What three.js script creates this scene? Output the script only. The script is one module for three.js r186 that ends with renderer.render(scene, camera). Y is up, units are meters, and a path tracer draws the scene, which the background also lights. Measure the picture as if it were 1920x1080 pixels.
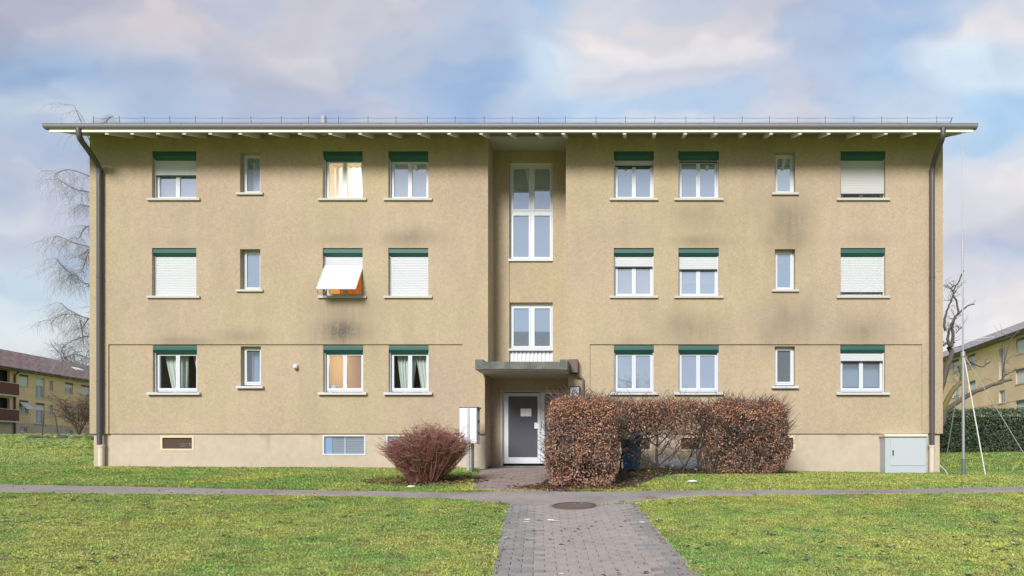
import * as THREE from 'three';
import { mergeGeometries } from 'three/addons/utils/BufferGeometryUtils.js';
import { RoundedBoxGeometry } from 'three/addons/geometries/RoundedBoxGeometry.js';

// ---------------------------------------------------------------- camera, sky, sun, exposure
const F = 1292, VX = 1190, VY = 877, D = 19, XC = 3.265, YC = 0.044;   // focal length and principal point in photo pixels; metres
const EXPOSURE = 2.1;
const scene = new THREE.Scene();
const camera = new THREE.PerspectiveCamera(2 * Math.atan(VY / F) * 180 / Math.PI, (2 * VX) / (2 * VY), 0.1, 3000);
camera.setViewOffset(2 * VX, 2 * VY, 0, 0, 1920, 1080);
camera.position.set(XC, YC, D);
camera.updateProjectionMatrix();
camera.updateMatrixWorld(true);

const renderer = new THREE.WebGLRenderer({ antialias: true });
renderer.toneMapping = THREE.LinearToneMapping;
renderer.toneMappingExposure = EXPOSURE;
renderer.shadowMap.enabled = true;

const sun = new THREE.DirectionalLight(new THREE.Color(1.0, 0.965, 0.925), 2.25);
sun.position.set(-12.0, 31.5, 40.5);
sun.target.position.set(0, 3, 0);
sun.castShadow = true;
sun.shadow.radius = 40;
sun.shadow.mapSize.set(2048, 2048);
Object.assign(sun.shadow.camera, { left: -40, right: 40, top: 30, bottom: -30, near: 1, far: 140 });
scene.add(sun, sun.target);

// seeded random and noise
function rng(seed) { let s = seed >>> 0; return () => { s = (s + 0x6D2B79F5) >>> 0; let t = s; t = Math.imul(t ^ (t >>> 15), t | 1); t ^= t + Math.imul(t ^ (t >>> 7), t | 61); return ((t ^ (t >>> 14)) >>> 0) / 4294967296; }; }
function h3(x, y, z) { let n = Math.imul(x, 374761393) + Math.imul(y, 668265263) + Math.imul(z, 2147483647 ^ 0x5bd1e995); n = Math.imul(n ^ (n >>> 13), 1274126177); n ^= n >>> 16; return (n >>> 0) / 4294967296; }
function vnoise(x, y, z = 0) {
  const xi = Math.floor(x), yi = Math.floor(y), zi = Math.floor(z); let u = x - xi, v = y - yi, w = z - zi;
  u = u * u * (3 - 2 * u); v = v * v * (3 - 2 * v); w = w * w * (3 - 2 * w);
  const L = (a, b, t) => a + (b - a) * t;
  const a = L(L(h3(xi, yi, zi), h3(xi + 1, yi, zi), u), L(h3(xi, yi + 1, zi), h3(xi + 1, yi + 1, zi), u), v);
  if (w === 0) return a;
  return L(a, L(L(h3(xi, yi, zi + 1), h3(xi + 1, yi, zi + 1), u), L(h3(xi, yi + 1, zi + 1), h3(xi + 1, yi + 1, zi + 1), u), v), w);
}
function fbm(x, y, z = 0, o = 4) { let s = 0, a = 0.5, t = 0; for (let i = 0; i < o; i++) { s += a * vnoise(x, y, z); t += a; a *= 0.5; x = x * 2.03 + 17.3; y = y * 2.03 + 9.1; z = z * 2.03 + (z ? 5.7 : 0); } return s / t; }
const clamp = (v, a = 0, b = 1) => Math.min(b, Math.max(a, v));
const sstep = (a, b, v) => { const t = clamp((v - a) / (b - a)); return t * t * (3 - 2 * t); };
const lerp = (a, b, t) => a + (b - a) * t;
const s2l = (c) => c <= 0.04045 ? c / 12.92 : Math.pow((c + 0.055) / 1.055, 2.4);
const l2s = (c) => c <= 0.0031308 ? c * 12.92 : 1.055 * Math.pow(c, 1 / 2.4) - 0.055;

// the sky: broken winter cloud, lilac grey and cream with blue between, over the whole dome
{
  const gx = [-100, 100, 300, 500, 700, 900, 1000, 1130, 1300, 1500, 1700, 1850, 2000];
  const gyv = [-60, 40, 130, 220, 340, 450, 560, 680];
  const M = [203, 208, 221];
  const rows = [
    [[188, 186, 200], [188, 187, 201], [196, 192, 204], [202, 201, 212], [202, 202, 214], [186, 196, 217], [188, 200, 222], [218, 214, 219], [202, 203, 215], [198, 201, 216], [190, 203, 226], [226, 222, 228], [238, 231, 230]],
    [[186, 186, 202], [184, 187, 205], [196, 193, 206], [205, 203, 213], [202, 202, 214], [180, 194, 218], [188, 206, 229], [231, 223, 223], [212, 210, 218], [200, 202, 216], [188, 203, 228], [228, 224, 229], [238, 231, 230]],
    [[158, 181, 212], [148, 176, 212], [163, 182, 212], [194, 197, 212], [192, 197, 213], [172, 191, 220], [204, 224, 241], [212, 216, 229], [205, 209, 223], [199, 205, 224], [194, 212, 235], [200, 221, 241], [214, 226, 240]],
    [[188, 202, 221], [186, 201, 222], [158, 181, 214], [182, 192, 216], [192, 198, 218], [174, 192, 221], [184, 202, 228], [208, 221, 238], [200, 213, 232], [213, 216, 228], [210, 219, 233], [196, 219, 241], [202, 221, 240]],
    [[180, 192, 215], [184, 194, 217], [186, 195, 216], M, M, M, M, M, M, M, [214, 222, 236], [226, 226, 232], [236, 228, 226]],
    [[186, 205, 225], [200, 206, 221], [196, 206, 222], M, M, M, M, M, M, M, [208, 212, 225], [206, 208, 222], [212, 212, 224]],
    [[184, 208, 227], [196, 213, 228], [198, 212, 227], M, M, M, M, M, M, M, [220, 223, 232], [229, 228, 233], [238, 232, 230]],
    [[204, 217, 228], [210, 219, 229], [208, 217, 228], M, M, M, M, M, M, M, [220, 224, 234], [225, 228, 237], [226, 229, 237]],
  ];
  const idx = (arr, v) => { let i = 0; while (i < arr.length - 2 && v > arr[i + 1]) i++; const t = clamp((v - arr[i]) / (arr[i + 1] - arr[i])); return [i, t * t * (3 - 2 * t)]; };
  const W = 2048, H = 1024, data = new Float32Array(W * H * 4), c = [0, 0, 0];
  for (let j = 0; j < H; j++) {
    const el = ((j + 0.5) / H - 0.5) * Math.PI, y = Math.sin(el), ce = Math.cos(el);
    for (let i = 0; i < W; i++) {
      const az = ((i + 0.5) / W - 0.5) * 2 * Math.PI, x = ce * Math.cos(az), z = ce * Math.sin(az), o = (j * W + i) * 4;
      const yy = Math.max(y, 0), k = 1 / (yy + 0.32), u = x * k * 1.9, v = z * k * 1.9;
      const n1 = fbm(u + 3.1, v + 7.7, 0.5, 5), n2 = fbm(u * 0.9 + 21.3, v * 0.9 - 4.2, 2.5, 4);
      const cl = sstep(0.36, 0.6, n1), cr = sstep(0.46, 0.66, n2), pale = Math.exp(-yy * 5);
      for (let q = 0; q < 3; q++) {
        const blue = lerp([168, 193, 224][q], [206, 220, 234][q], pale);
        c[q] = lerp(blue, lerp([196, 195, 211][q], [226, 219, 222][q], cr), cl);
      }
      if (z < -0.15) {
        let px = VX + F * x / -z, py = VY - F * y / -z;
        const w = sstep(-500, -120, px) * (1 - sstep(2040, 2420, px)) * sstep(-420, -60, py);
        if (w > 0 && py < 1000) {
          const wa = fbm(px / 190, py / 120, 4.5, 4) - 0.5, wb = fbm(px / 190 + 31, py / 120 + 11, 7.5, 4) - 0.5;
          const [a, ta] = idx(gx, px + wa * 190), [b, tb] = idx(gyv, py + wb * 120);
          const det = (fbm(px / 150 + wa * 3, py / 70 + wb * 3, 1.5, 6) - 0.5), pf = fbm(px / 260 + wa * 1.5 + 8, py / 105 + wb * 1.5, 9.5, 6), puff = sstep(0.49, 0.66, pf), hole = sstep(0.48, 0.33, pf);
          for (let q = 0; q < 3; q++) {
            const col = lerp(lerp(rows[b][a][q], rows[b][a + 1][q], ta), lerp(rows[b + 1][a][q], rows[b + 1][a + 1][q], ta), tb) + det * [34, 30, 21][q] + puff * [16, 12, 7][q] - hole * [17, 7, -2][q];
            c[q] = lerp(c[q], col, w);
          }
        }
      }
      for (let q = 0; q < 3; q++) data[o + q] = s2l(clamp(c[q] / 255)) / EXPOSURE;
      data[o + 3] = 1;
    }
  }
  const sky = new THREE.DataTexture(data, W, H, THREE.RGBAFormat, THREE.FloatType);
  sky.mapping = THREE.EquirectangularReflectionMapping; sky.magFilter = THREE.LinearFilter; sky.minFilter = THREE.LinearFilter;
  sky.wrapS = THREE.RepeatWrapping; sky.needsUpdate = true;
  scene.background = sky; scene.environment = sky;
}

// ---------------------------------------------------------------- helpers
const ux = (px, z = 0) => XC + (px - VX) * (D - z) / F;                 // photo pixel -> metres on the plane at depth z
const uy = (py, z = 0) => YC + (VY - py) * (D - z) / F;
const C = (r, g, b) => new THREE.Color().setRGB(r, g, b);
const S = (r, g, b) => new THREE.Color().setRGB(s2l(r / 255), s2l(g / 255), s2l(b / 255));
function clean(g) { const n = g.index ? g.toNonIndexed() : g; for (const k of Object.keys(n.attributes)) if (!['position', 'normal', 'uv', 'color'].includes(k)) n.deleteAttribute(k); n.clearGroups(); return n; }
function merge(list) { return list.length === 1 ? clean(list[0]) : mergeGeometries(list.map(clean), false); }
function boxUV(g, s = 1) {
  const p = g.attributes.position, n = g.attributes.normal, uv = new Float32Array(p.count * 2);
  for (let i = 0; i < p.count; i++) {
    const ax = Math.abs(n.getX(i)), ay = Math.abs(n.getY(i)), az = Math.abs(n.getZ(i));
    if (az >= ax && az >= ay) { uv[2 * i] = p.getX(i) * s; uv[2 * i + 1] = p.getY(i) * s; }
    else if (ax >= ay) { uv[2 * i] = p.getZ(i) * s; uv[2 * i + 1] = p.getY(i) * s; }
    else { uv[2 * i] = p.getX(i) * s; uv[2 * i + 1] = p.getZ(i) * s; }
  }
  g.setAttribute('uv', new THREE.BufferAttribute(uv, 2)); return g;
}
function planarUV(g) { const p = g.attributes.position, uv = new Float32Array(p.count * 2); for (let i = 0; i < p.count; i++) { uv[2 * i] = p.getX(i) + p.getZ(i) * 0.7; uv[2 * i + 1] = p.getY(i); } g.setAttribute('uv', new THREE.BufferAttribute(uv, 2)); return g; }
function bx(x0, x1, y0, y1, z0, z1) { const g = new THREE.BoxGeometry(x1 - x0, y1 - y0, z1 - z0); g.translate((x0 + x1) / 2, (y0 + y1) / 2, (z0 + z1) / 2); return g; }
function rbx(x0, x1, y0, y1, z0, z1, r = 0.01) { const g = new RoundedBoxGeometry(x1 - x0, y1 - y0, z1 - z0, 2, r); g.translate((x0 + x1) / 2, (y0 + y1) / 2, (z0 + z1) / 2); return g; }
function prismX(pts, x0, x1) {                                          // closed outline [z, y] drawn out along x
  const P = [], n = pts.length, v = pts.map((p) => new THREE.Vector2(p[0], p[1]));
  const rev = THREE.ShapeUtils.area(v) > 0;
  const tri = (a, b, c) => rev ? P.push(...a, ...c, ...b) : P.push(...a, ...b, ...c);
  for (let i = 0; i < n; i++) { const a = pts[i], b = pts[(i + 1) % n]; const A = [x0, a[1], a[0]], B = [x0, b[1], b[0]], A1 = [x1, a[1], a[0]], B1 = [x1, b[1], b[0]]; tri(A, A1, B1); tri(A, B1, B); }
  for (const f of THREE.ShapeUtils.triangulateShape(v, [])) {
    const q = f.map((i) => pts[i]); const cw = (q[1][0] - q[0][0]) * (q[2][1] - q[0][1]) - (q[2][0] - q[0][0]) * (q[1][1] - q[0][1]);
    const t = cw > 0 ? q : [q[0], q[2], q[1]];
    P.push(x0, t[0][1], t[0][0], x0, t[1][1], t[1][0], x0, t[2][1], t[2][0]);
    P.push(x1, t[0][1], t[0][0], x1, t[2][1], t[2][0], x1, t[1][1], t[1][0]);
  }
  const g = new THREE.BufferGeometry(); g.setAttribute('position', new THREE.Float32BufferAttribute(P, 3)); g.computeVertexNormals(); return boxUV(g);
}
function wallGeo(outline, holes, depth, zFront) {                       // outline/holes: arrays of [x, y]
  const s = new THREE.Shape(outline.map((p) => new THREE.Vector2(...p)));
  for (const h of holes) s.holes.push(new THREE.Path(h.map((p) => new THREE.Vector2(...p))));
  const g = new THREE.ExtrudeGeometry(s, { depth, bevelEnabled: false, curveSegments: 1 }); g.translate(0, 0, zFront - depth); return g;
}
const rect = (x0, x1, y0, y1) => [[x0, y0], [x1, y0], [x1, y1], [x0, y1]];
const used = new Map();
function numbered(n) { const k = used.get(n) ?? 0; used.set(n, k + 1); return k ? n + '_' + String(k).padStart(3, '0') : n; }
function mesh(name, g, m, parent) {
  const list = Array.isArray(g) ? g : [g]; const o = new THREE.Mesh(merge(list), m);
  o.name = parent ? name : numbered(name); o.castShadow = o.receiveShadow = true; (parent ?? scene).add(o); return o;
}
function tag(o, label, category, group) { o.userData.label = label; o.userData.category = category; if (group) o.userData.group = group; return o; }
function thing(name, label, category, group, pos = [0, 0, 0]) { const o = new THREE.Group(); o.name = numbered(name); o.position.set(...pos); scene.add(o); return tag(o, label, category, group); }
function struct(name, g, m) { const o = mesh(name, g, m); o.userData.kind = 'structure'; return o; }
function sub(parent, name) { const o = new THREE.Group(); o.name = name; parent.add(o); return o; }

class Twigs {                                                           // tapered tubes gathered into one geometry
  constructor() { this.p = []; this.n = []; this.c = []; this.t = []; }
  path(pts, r0, r1, sides = 5, col = null) {
    const base = this.p.length / 3, N = pts.length; let side = null;
    for (let i = 0; i < N; i++) {
      const a = pts[Math.max(0, i - 1)], b = pts[Math.min(N - 1, i + 1)];
      let dx = b[0] - a[0], dy = b[1] - a[1], dz = b[2] - a[2]; const l = Math.hypot(dx, dy, dz) || 1; dx /= l; dy /= l; dz /= l;
      if (!side) side = Math.abs(dy) < 0.9 ? [0, 1, 0] : [1, 0, 0];
      let sx = dy * side[2] - dz * side[1], sy = dz * side[0] - dx * side[2], sz = dx * side[1] - dy * side[0]; const m = Math.hypot(sx, sy, sz) || 1; sx /= m; sy /= m; sz /= m;
      const tx = dy * sz - dz * sy, ty = dz * sx - dx * sz, tz = dx * sy - dy * sx; side = [-tx, -ty, -tz];
      const f = N > 1 ? i / (N - 1) : 0, r = r0 + (r1 - r0) * f;
      for (let k = 0; k < sides; k++) {
        const th = k / sides * Math.PI * 2, cs = Math.cos(th), sn = Math.sin(th), nx = sx * cs + tx * sn, ny = sy * cs + ty * sn, nz = sz * cs + tz * sn;
        this.p.push(pts[i][0] + nx * r, pts[i][1] + ny * r, pts[i][2] + nz * r); this.n.push(nx, ny, nz); if (col) this.c.push(...col);
      }
    }
    for (let i = 0; i < N - 1; i++) for (let k = 0; k < sides; k++) { const a = base + i * sides + k, b = base + i * sides + (k + 1) % sides; this.t.push(a, b, b + sides, a, b + sides, a + sides); }
  }
  geo() {
    const g = new THREE.BufferGeometry(); g.setAttribute('position', new THREE.Float32BufferAttribute(this.p, 3)); g.setAttribute('normal', new THREE.Float32BufferAttribute(this.n, 3));
    g.setAttribute('uv', new THREE.Float32BufferAttribute(new Float32Array(this.p.length / 3 * 2), 2));
    if (this.c.length) g.setAttribute('color', new THREE.Float32BufferAttribute(this.c, 3)); g.setIndex(this.t); return g;
  }
}
class Leaves {                                                          // folded diamond leaves gathered into one geometry
  constructor(seed) { this.R = rng(seed); this.p = []; this.c = []; }
  add(x, y, z, len, wid, col, flat = 0) {
    const R = this.R; let a = R() * 6.283, e = flat ? (R() - 0.5) * 0.5 : (R() - 0.5) * 2.6, ro = flat ? (R() - 0.5) * 0.7 : R() * 6.283;
    const d = [Math.cos(a) * Math.cos(e), Math.sin(e), Math.sin(a) * Math.cos(e)], s0 = [-Math.sin(a), 0, Math.cos(a)], u0 = [-Math.cos(a) * Math.sin(e), Math.cos(e), -Math.sin(a) * Math.sin(e)];
    const cr = Math.cos(ro), sr = Math.sin(ro), s = [0, 1, 2].map((i) => s0[i] * cr + u0[i] * sr), u = [0, 1, 2].map((i) => u0[i] * cr - s0[i] * sr);
    const pt = (f, w, h) => [x + d[0] * len * f + s[0] * wid * w + u[0] * wid * h, y + d[1] * len * f + s[1] * wid * w + u[1] * wid * h, z + d[2] * len * f + s[2] * wid * w + u[2] * wid * h];
    const B = pt(0, 0, 0), L = pt(0.45, -0.5, 0.28), Q = pt(0.5, 0.5, 0.28), T = pt(1, 0, 0.1);
    this.p.push(...B, ...T, ...L, ...B, ...Q, ...T); const v = 0.82 + R() * 0.36; for (let i = 0; i < 6; i++) this.c.push(col[0] * v, col[1] * v, col[2] * v);
  }
  geo() { const g = new THREE.BufferGeometry(); g.setAttribute('position', new THREE.Float32BufferAttribute(this.p, 3)); g.setAttribute('color', new THREE.Float32BufferAttribute(this.c, 3)); g.setAttribute('uv', new THREE.Float32BufferAttribute(new Float32Array(this.p.length / 3 * 2), 2)); g.computeVertexNormals(); return g; }
}

// ---------------------------------------------------------------- textures
function tex(w, h, fn, srgb = true) {
  const d = new Uint8Array(w * h * 4);
  for (let j = 0; j < h; j++) for (let i = 0; i < w; i++) { const c = fn(i / w, j / h, i, j), o = (j * w + i) * 4; for (let q = 0; q < 3; q++) d[o + q] = Math.round(255 * clamp(srgb ? l2s(clamp(c[q])) : c[q])); d[o + 3] = 255; }
  const t = new THREE.DataTexture(d, w, h, THREE.RGBAFormat, THREE.UnsignedByteType); if (srgb) t.colorSpace = THREE.SRGBColorSpace;
  t.wrapS = t.wrapT = THREE.RepeatWrapping; t.magFilter = THREE.LinearFilter; t.minFilter = THREE.LinearMipmapLinearFilter; t.generateMipmaps = true; t.needsUpdate = true; return t;
}
// periodic noise so that repeats join
const pn = (u, v, f, s) => { const x = u * f, y = v * f, a = x - Math.floor(x), b = y - Math.floor(y), X = Math.floor(x), Y = Math.floor(y), m = (k) => ((k % f) + f) % f; const ua = a * a * (3 - 2 * a), vb = b * b * (3 - 2 * b); return lerp(lerp(h3(m(X), m(Y), s), h3(m(X + 1), m(Y), s), ua), lerp(h3(m(X), m(Y + 1), s), h3(m(X + 1), m(Y + 1), s), ua), vb); };
const plasterBump = tex(512, 512, (u, v) => { const n = 0.45 * pn(u, v, 96, 1) + 0.35 * pn(u, v, 48, 2) + 0.2 * pn(u, v, 12, 3); return [n, n, n]; }, false);
plasterBump.repeat.set(1 / 1.6, 1 / 1.6);
// render colour of the street front: warm tan, uneven, with soot stains where the photograph has them
const soot = [[640, 622, 46, 26, 0.9], [650, 585, 52, 38, 0.42], [1482, 425, 36, 52, 0.62], [1300, 408, 52, 26, 0.3], [768, 447, 46, 16, 0.55], [640, 449, 48, 12, 0.3], [1620, 622, 46, 26, 0.48], [1474, 606, 48, 44, 0.42], [1296, 622, 52, 30, 0.45], [1312, 452, 46, 12, 0.42], [1470, 452, 40, 14, 0.4], [350, 640, 60, 8, 0.4], [448, 632, 46, 12, 0.4], [330, 455, 44, 9, 0.22], [1190, 640, 46, 10, 0.25], [1200, 440, 60, 24, 0.16], [640, 420, 60, 30, 0.14], [1620, 450, 44, 12, 0.25], [470, 420, 30, 40, 0.1]]
  .map(([px, py, a, b, k]) => [ux(px), uy(py), a / 68, b / 68, k]);
const facadeMap = tex(2048, 1024, (u, v) => {
  const x = u * 24 - 12, y = v * 10.5 - 0.5;
  const lo = fbm(x * 0.55, y * 0.5, 0, 4), mid = fbm(x * 2.3 + 40, y * 1.6, 0, 3), gr = fbm(x * 22, y * 22, 0, 2), streak = fbm(x * 7 + 3, y * 0.9, 0, 3), fine = h3(Math.floor(x * 85), Math.floor(y * 97), 5);
  const pk = sstep(0.35, 0.68, fbm(x * 0.42 + 9, y * 0.5 + 3, 0, 3));
  let r = lerp(0.462, 0.466, pk), g = lerp(0.370, 0.362, pk), b = lerp(0.243, 0.260, pk);
  let m = 0.835 + 0.15 * lo + 0.07 * (mid - 0.5) + 0.20 * (gr - 0.5) + 0.07 * (streak - 0.5) + 0.12 * (fine - 0.5);
  let st = 0;
  for (const [sx, sy, ra, rb, k] of soot) { const dx = (x - sx) / ra, dy = (y - sy) / rb, q = dx * dx + dy * dy; if (q < 5) st = Math.max(st, k * Math.exp(-q * 0.75)); }
  st *= clamp(-0.05 + 0.42 * fbm(x * 15, y * 1.6 + 5, 0, 3) + 0.6 * fbm(x * 2.6, y * 2.4 + 8, 0, 4) + 0.65 * gr);
  st += 0.08 * sstep(0.56, 0.78, fbm(x * 1.7 + 70, y * 0.45, 0, 4)) * (0.5 + gr * 0.7);
  r = lerp(r, 0.10, st); g = lerp(g, 0.088, st); b = lerp(b, 0.068, st);
  return [r * m, g * m, b * m];
});
facadeMap.repeat.set(1 / 24, 1 / 10.5); facadeMap.offset.set(0.5, 0.5 / 10.5);
const plinthMap = tex(1024, 128, (u, v) => {
  const x = u * 24, y = v * 3; const m = 0.86 + 0.18 * fbm(x * 0.7, y * 1.1, 0, 4) + 0.14 * (fbm(x * 10, y * 9, 0, 2) - 0.5) - 0.16 * sstep(0.58, 0.75, fbm(x * 2.2 + 5, y * 0.7, 0, 3)), k = fbm(x * 0.5 + 8, y, 0, 3);
  return [0.505 * m, lerp(0.428, 0.420, k) * m, lerp(0.335, 0.322, k) * m];
});
plinthMap.repeat.set(1 / 24, 1 / 3); plinthMap.offset.set(0.5, 0.5);
const concreteMap = tex(512, 256, (u, v) => { const m = 0.62 + 0.35 * fbm(u * 40, v * 2.5, 0, 4) + 0.35 * (fbm(u * 60 + 7, v * 25, 0, 3) - 0.5), k = sstep(0.5, 0.7, fbm(u * 14, v * 4, 0, 3)); return [lerp(0.20, 0.15, k) * m, lerp(0.195, 0.165, k) * m, lerp(0.185, 0.15, k) * m]; });
concreteMap.repeat.set(1 / 4, 1 / 1);
const asphaltMap = tex(1024, 1024, (u, v) => { const m = 0.72 + 0.30 * pn(u, v, 8, 4) + 0.18 * pn(u, v, 40, 6) + 0.34 * (pn(u, v, 320, 5) - 0.5), k = pn(u, v, 6, 9); return [lerp(0.258, 0.240, k) * m, lerp(0.222, 0.214, k) * m, lerp(0.206, 0.207, k) * m]; });
asphaltMap.repeat.set(1 / 4, 1 / 4);
const fineBump = tex(256, 256, (u, v) => { const n = 0.6 * pn(u, v, 128, 21) + 0.4 * pn(u, v, 40, 22); return [n, n, n]; }, false); fineBump.repeat.set(1 / 0.5, 1 / 0.5);
const tileMap = tex(512, 512, (u, v) => { const row = Math.floor(v * 8), cu = u * 8 + (row % 2) * 0.5, k = h3(Math.floor(cu) % 8, row, 3), e = Math.min(1, (v * 8 % 1) * 6), w = Math.abs((cu % 1) - 0.5) * 2; const m = (0.65 + 0.5 * k) * (0.8 + 0.2 * e) * (0.9 + 0.2 * pn(u, v, 64, 8)) * (w > 0.9 ? 0.6 : 1); return [0.155 * m, 0.122 * m, 0.118 * m]; });
tileMap.repeat.set(1 / 2.4, 1 / 2.4);

// ---------------------------------------------------------------- materials
const std = (o) => new THREE.MeshStandardMaterial({ roughness: 0.85, ...o });
const phy = (o) => new THREE.MeshPhysicalMaterial({ roughness: 0.5, ...o });
const M = {
  facade: std({ map: facadeMap, bumpMap: plasterBump, bumpScale: 0.006, roughness: 0.95 }),
  plinth: std({ map: plinthMap, bumpMap: plasterBump, bumpScale: 0.004, roughness: 0.95 }),
  concrete: std({ map: concreteMap, bumpMap: fineBump, bumpScale: 0.004, roughness: 0.95 }),
  soffit: std({ color: C(0.46, 0.43, 0.40), roughness: 0.9 }),
  whiteFrame: std({ color: C(0.60, 0.62, 0.66), roughness: 0.42 }),
  sillStone: std({ color: C(0.50, 0.475, 0.44), roughness: 0.75 }),
  sillMetal: std({ color: C(0.54, 0.55, 0.57), roughness: 0.5 }),
  shutter: std({ color: C(0.535, 0.55, 0.575), roughness: 0.55 }),
  shutterOld: std({ color: C(0.475, 0.47, 0.47), roughness: 0.6 }),
  green: std({ color: C(0.017, 0.098, 0.082), roughness: 0.5 }),
  darkBar: std({ color: C(0.035, 0.036, 0.04), roughness: 0.6 }),
  mirrorGlass: phy({ color: C(0.66, 0.81, 0.94), metalness: 0.76, roughness: 0.02, transmission: 1, thickness: 0, ior: 1.5 }),
  halfGlass: phy({ color: C(0.76, 0.86, 0.94), metalness: 0.3, roughness: 0.02, transmission: 1, thickness: 0, ior: 1.5 }),
  clearGlass: phy({ color: C(0.95, 0.97, 0.97), metalness: 0, roughness: 0.02, transmission: 1, thickness: 0, ior: 1.5 }),
  paleGlass: phy({ color: C(0.80, 0.90, 0.98), metalness: 0.78, roughness: 0.02, transmission: 1, thickness: 0, ior: 1.5 }),
  dimGlass: phy({ color: C(0.74, 0.84, 0.96), metalness: 0.17, roughness: 0.02, transmission: 1, thickness: 0, ior: 1.5 }),
  litGlass: phy({ color: C(0.9, 0.92, 0.95), metalness: 0.07, roughness: 0.02, transmission: 1, thickness: 0, ior: 1.5 }),
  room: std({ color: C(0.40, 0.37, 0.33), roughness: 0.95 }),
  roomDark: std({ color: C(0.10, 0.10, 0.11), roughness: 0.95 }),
  roomWarm: std({ color: C(0.66, 0.46, 0.19), roughness: 0.95 }),
  roofWood: std({ color: C(0.70, 0.66, 0.63), roughness: 0.7 }),
  fasciaWhite: std({ color: C(0.78, 0.74, 0.71), roughness: 0.6 }),
  tiles: std({ map: tileMap, roughness: 0.9 }),
  zinc: std({ color: C(0.285, 0.272, 0.318), roughness: 0.55, metalness: 0.25 }),
  pipe: std({ color: C(0.088, 0.084, 0.090), roughness: 0.5, metalness: 0.2 }),
  pipeCream: std({ color: C(0.62, 0.54, 0.43), roughness: 0.7 }),
  aluminium: std({ color: C(0.62, 0.63, 0.65), roughness: 0.4, metalness: 0.35 }),
  steel: std({ color: C(0.42, 0.44, 0.46), roughness: 0.42, metalness: 0.7 }),
  black: std({ color: C(0.012, 0.012, 0.013), roughness: 0.5 }),
  paper: std({ color: C(0.80, 0.81, 0.83), roughness: 0.9 }),
  doorFrame: std({ color: C(0.42, 0.38, 0.33), roughness: 0.6 }),
  doorGlass: phy({ color: C(0.085, 0.090, 0.108), roughness: 0.16, metalness: 0.0, ior: 1.5 }),
  asphalt: std({ map: asphaltMap, bumpMap: fineBump, bumpScale: 0.004, roughness: 0.95 }),
  leafV: std({ vertexColors: true, roughness: 0.75, side: THREE.DoubleSide }),
  barkV: std({ vertexColors: true, roughness: 0.95 }),
};
const curtainMat = (r, g, b, t = 0.35) => phy({ color: C(r, g, b), roughness: 0.95, transmission: t, thickness: 0, side: THREE.DoubleSide });

// ---------------------------------------------------------------- terrain
const prof = [[-200, 5], [-60, 3.6], [-20, 3.2], [-6, 2.62], [0, 2.02], [4, 1.53], [7.4, 1.16], [10, 0.9], [12.35, 0.64], [13.6, 0.47], [14.8, 0.345], [17, 0.15], [19, 0.03], [22, -0.14], [30, -0.64], [45, -1.62], [60, -2.75], [68, -3.22], [78, -3.7], [100, -4.5], [160, -6], [300, -9], [900, -16]];
function profile(d) {
  let i = 0; while (i < prof.length - 2 && d > prof[i + 1][0]) i++;
  const p0 = prof[Math.max(0, i - 1)], p1 = prof[i], p2 = prof[i + 1], p3 = prof[Math.min(prof.length - 1, i + 2)];
  const t = clamp((d - p1[0]) / (p2[0] - p1[0])), h = p2[0] - p1[0], m1 = (p2[1] - p0[1]) / (p2[0] - p0[0]) * h, m2 = p3 === p2 ? (p2[1] - p1[1]) : (p3[1] - p1[1]) / (p3[0] - p1[0]) * h, t2 = t * t, t3 = t2 * t;
  return (2 * t3 - 3 * t2 + 1) * p1[1] + (t3 - 2 * t2 + t) * m1 + (-2 * t3 + 3 * t2) * p2[1] + (t3 - t2) * m2;
}
function gy(x, z) {
  const d = D - z; let h = profile(d);
  h += 0.13 * sstep(1, 11.5, x) * sstep(15.5, 18.5, d) * (1 - sstep(20, 30, d));
  h -= 0.03 * (1 - sstep(-12, -2, x)) * sstep(15, 18.5, d) * (1 - sstep(20, 30, d));
  return YC - h + 0.022 * (vnoise(x * 0.8 + 50, z * 0.8 + 50) - 0.5) * sstep(1, 6, Math.abs(d));
}
function hit(px, py) {                                                   // where the line of sight through a photo pixel meets the ground
  const tx = (px - VX) / F, ty = (VY - py) / F; let d = 2;
  while (d < 300) { if (YC + ty * d < gy(XC + tx * d, D - d)) break; d += 0.02; }
  return [XC + tx * d, D - d];
}
function inPoly(x, z, P) { let c = false; for (let i = 0, j = P.length - 1; i < P.length; j = i++) { const a = P[i], b = P[j]; if ((a[1] > z) !== (b[1] > z) && x < (b[0] - a[0]) * (z - a[1]) / (b[1] - a[1]) + a[0]) c = !c; } return c; }
// ---------------------------------------------------------------- paths and lawn
const crossTop = [[-90, 906.5], [0, 908.7], [240, 912.5], [475, 917.5], [700, 921], [860, 924], [950, 921], [1150, 921], [1300, 920], [1440, 919], [1690, 917.5], [1915, 912.5], [2010, 911]];
const crossBot = [[-90, 924], [0, 925], [240, 927.5], [475, 930], [700, 933], [860, 937], [950, 946], [1150, 946], [1300, 934], [1440, 930], [1690, 927.5], [1915, 925], [2010, 924]];
const at1 = (L, x) => { let i = 0; while (i < L.length - 2 && x > L[i + 1][0]) i++; return lerp(L[i][1], L[i + 1][1], clamp((x - L[i][0]) / (L[i + 1][0] - L[i][0]))); };
const crossCols = []; for (let px = -90; px <= 2010; px += 30) crossCols.push([hit(px, at1(crossTop, px)), hit(px, at1(crossBot, px))]);
const crossPoly = [...crossCols.map((c) => c[0]), ...crossCols.map((c) => c[1]).reverse()];
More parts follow.
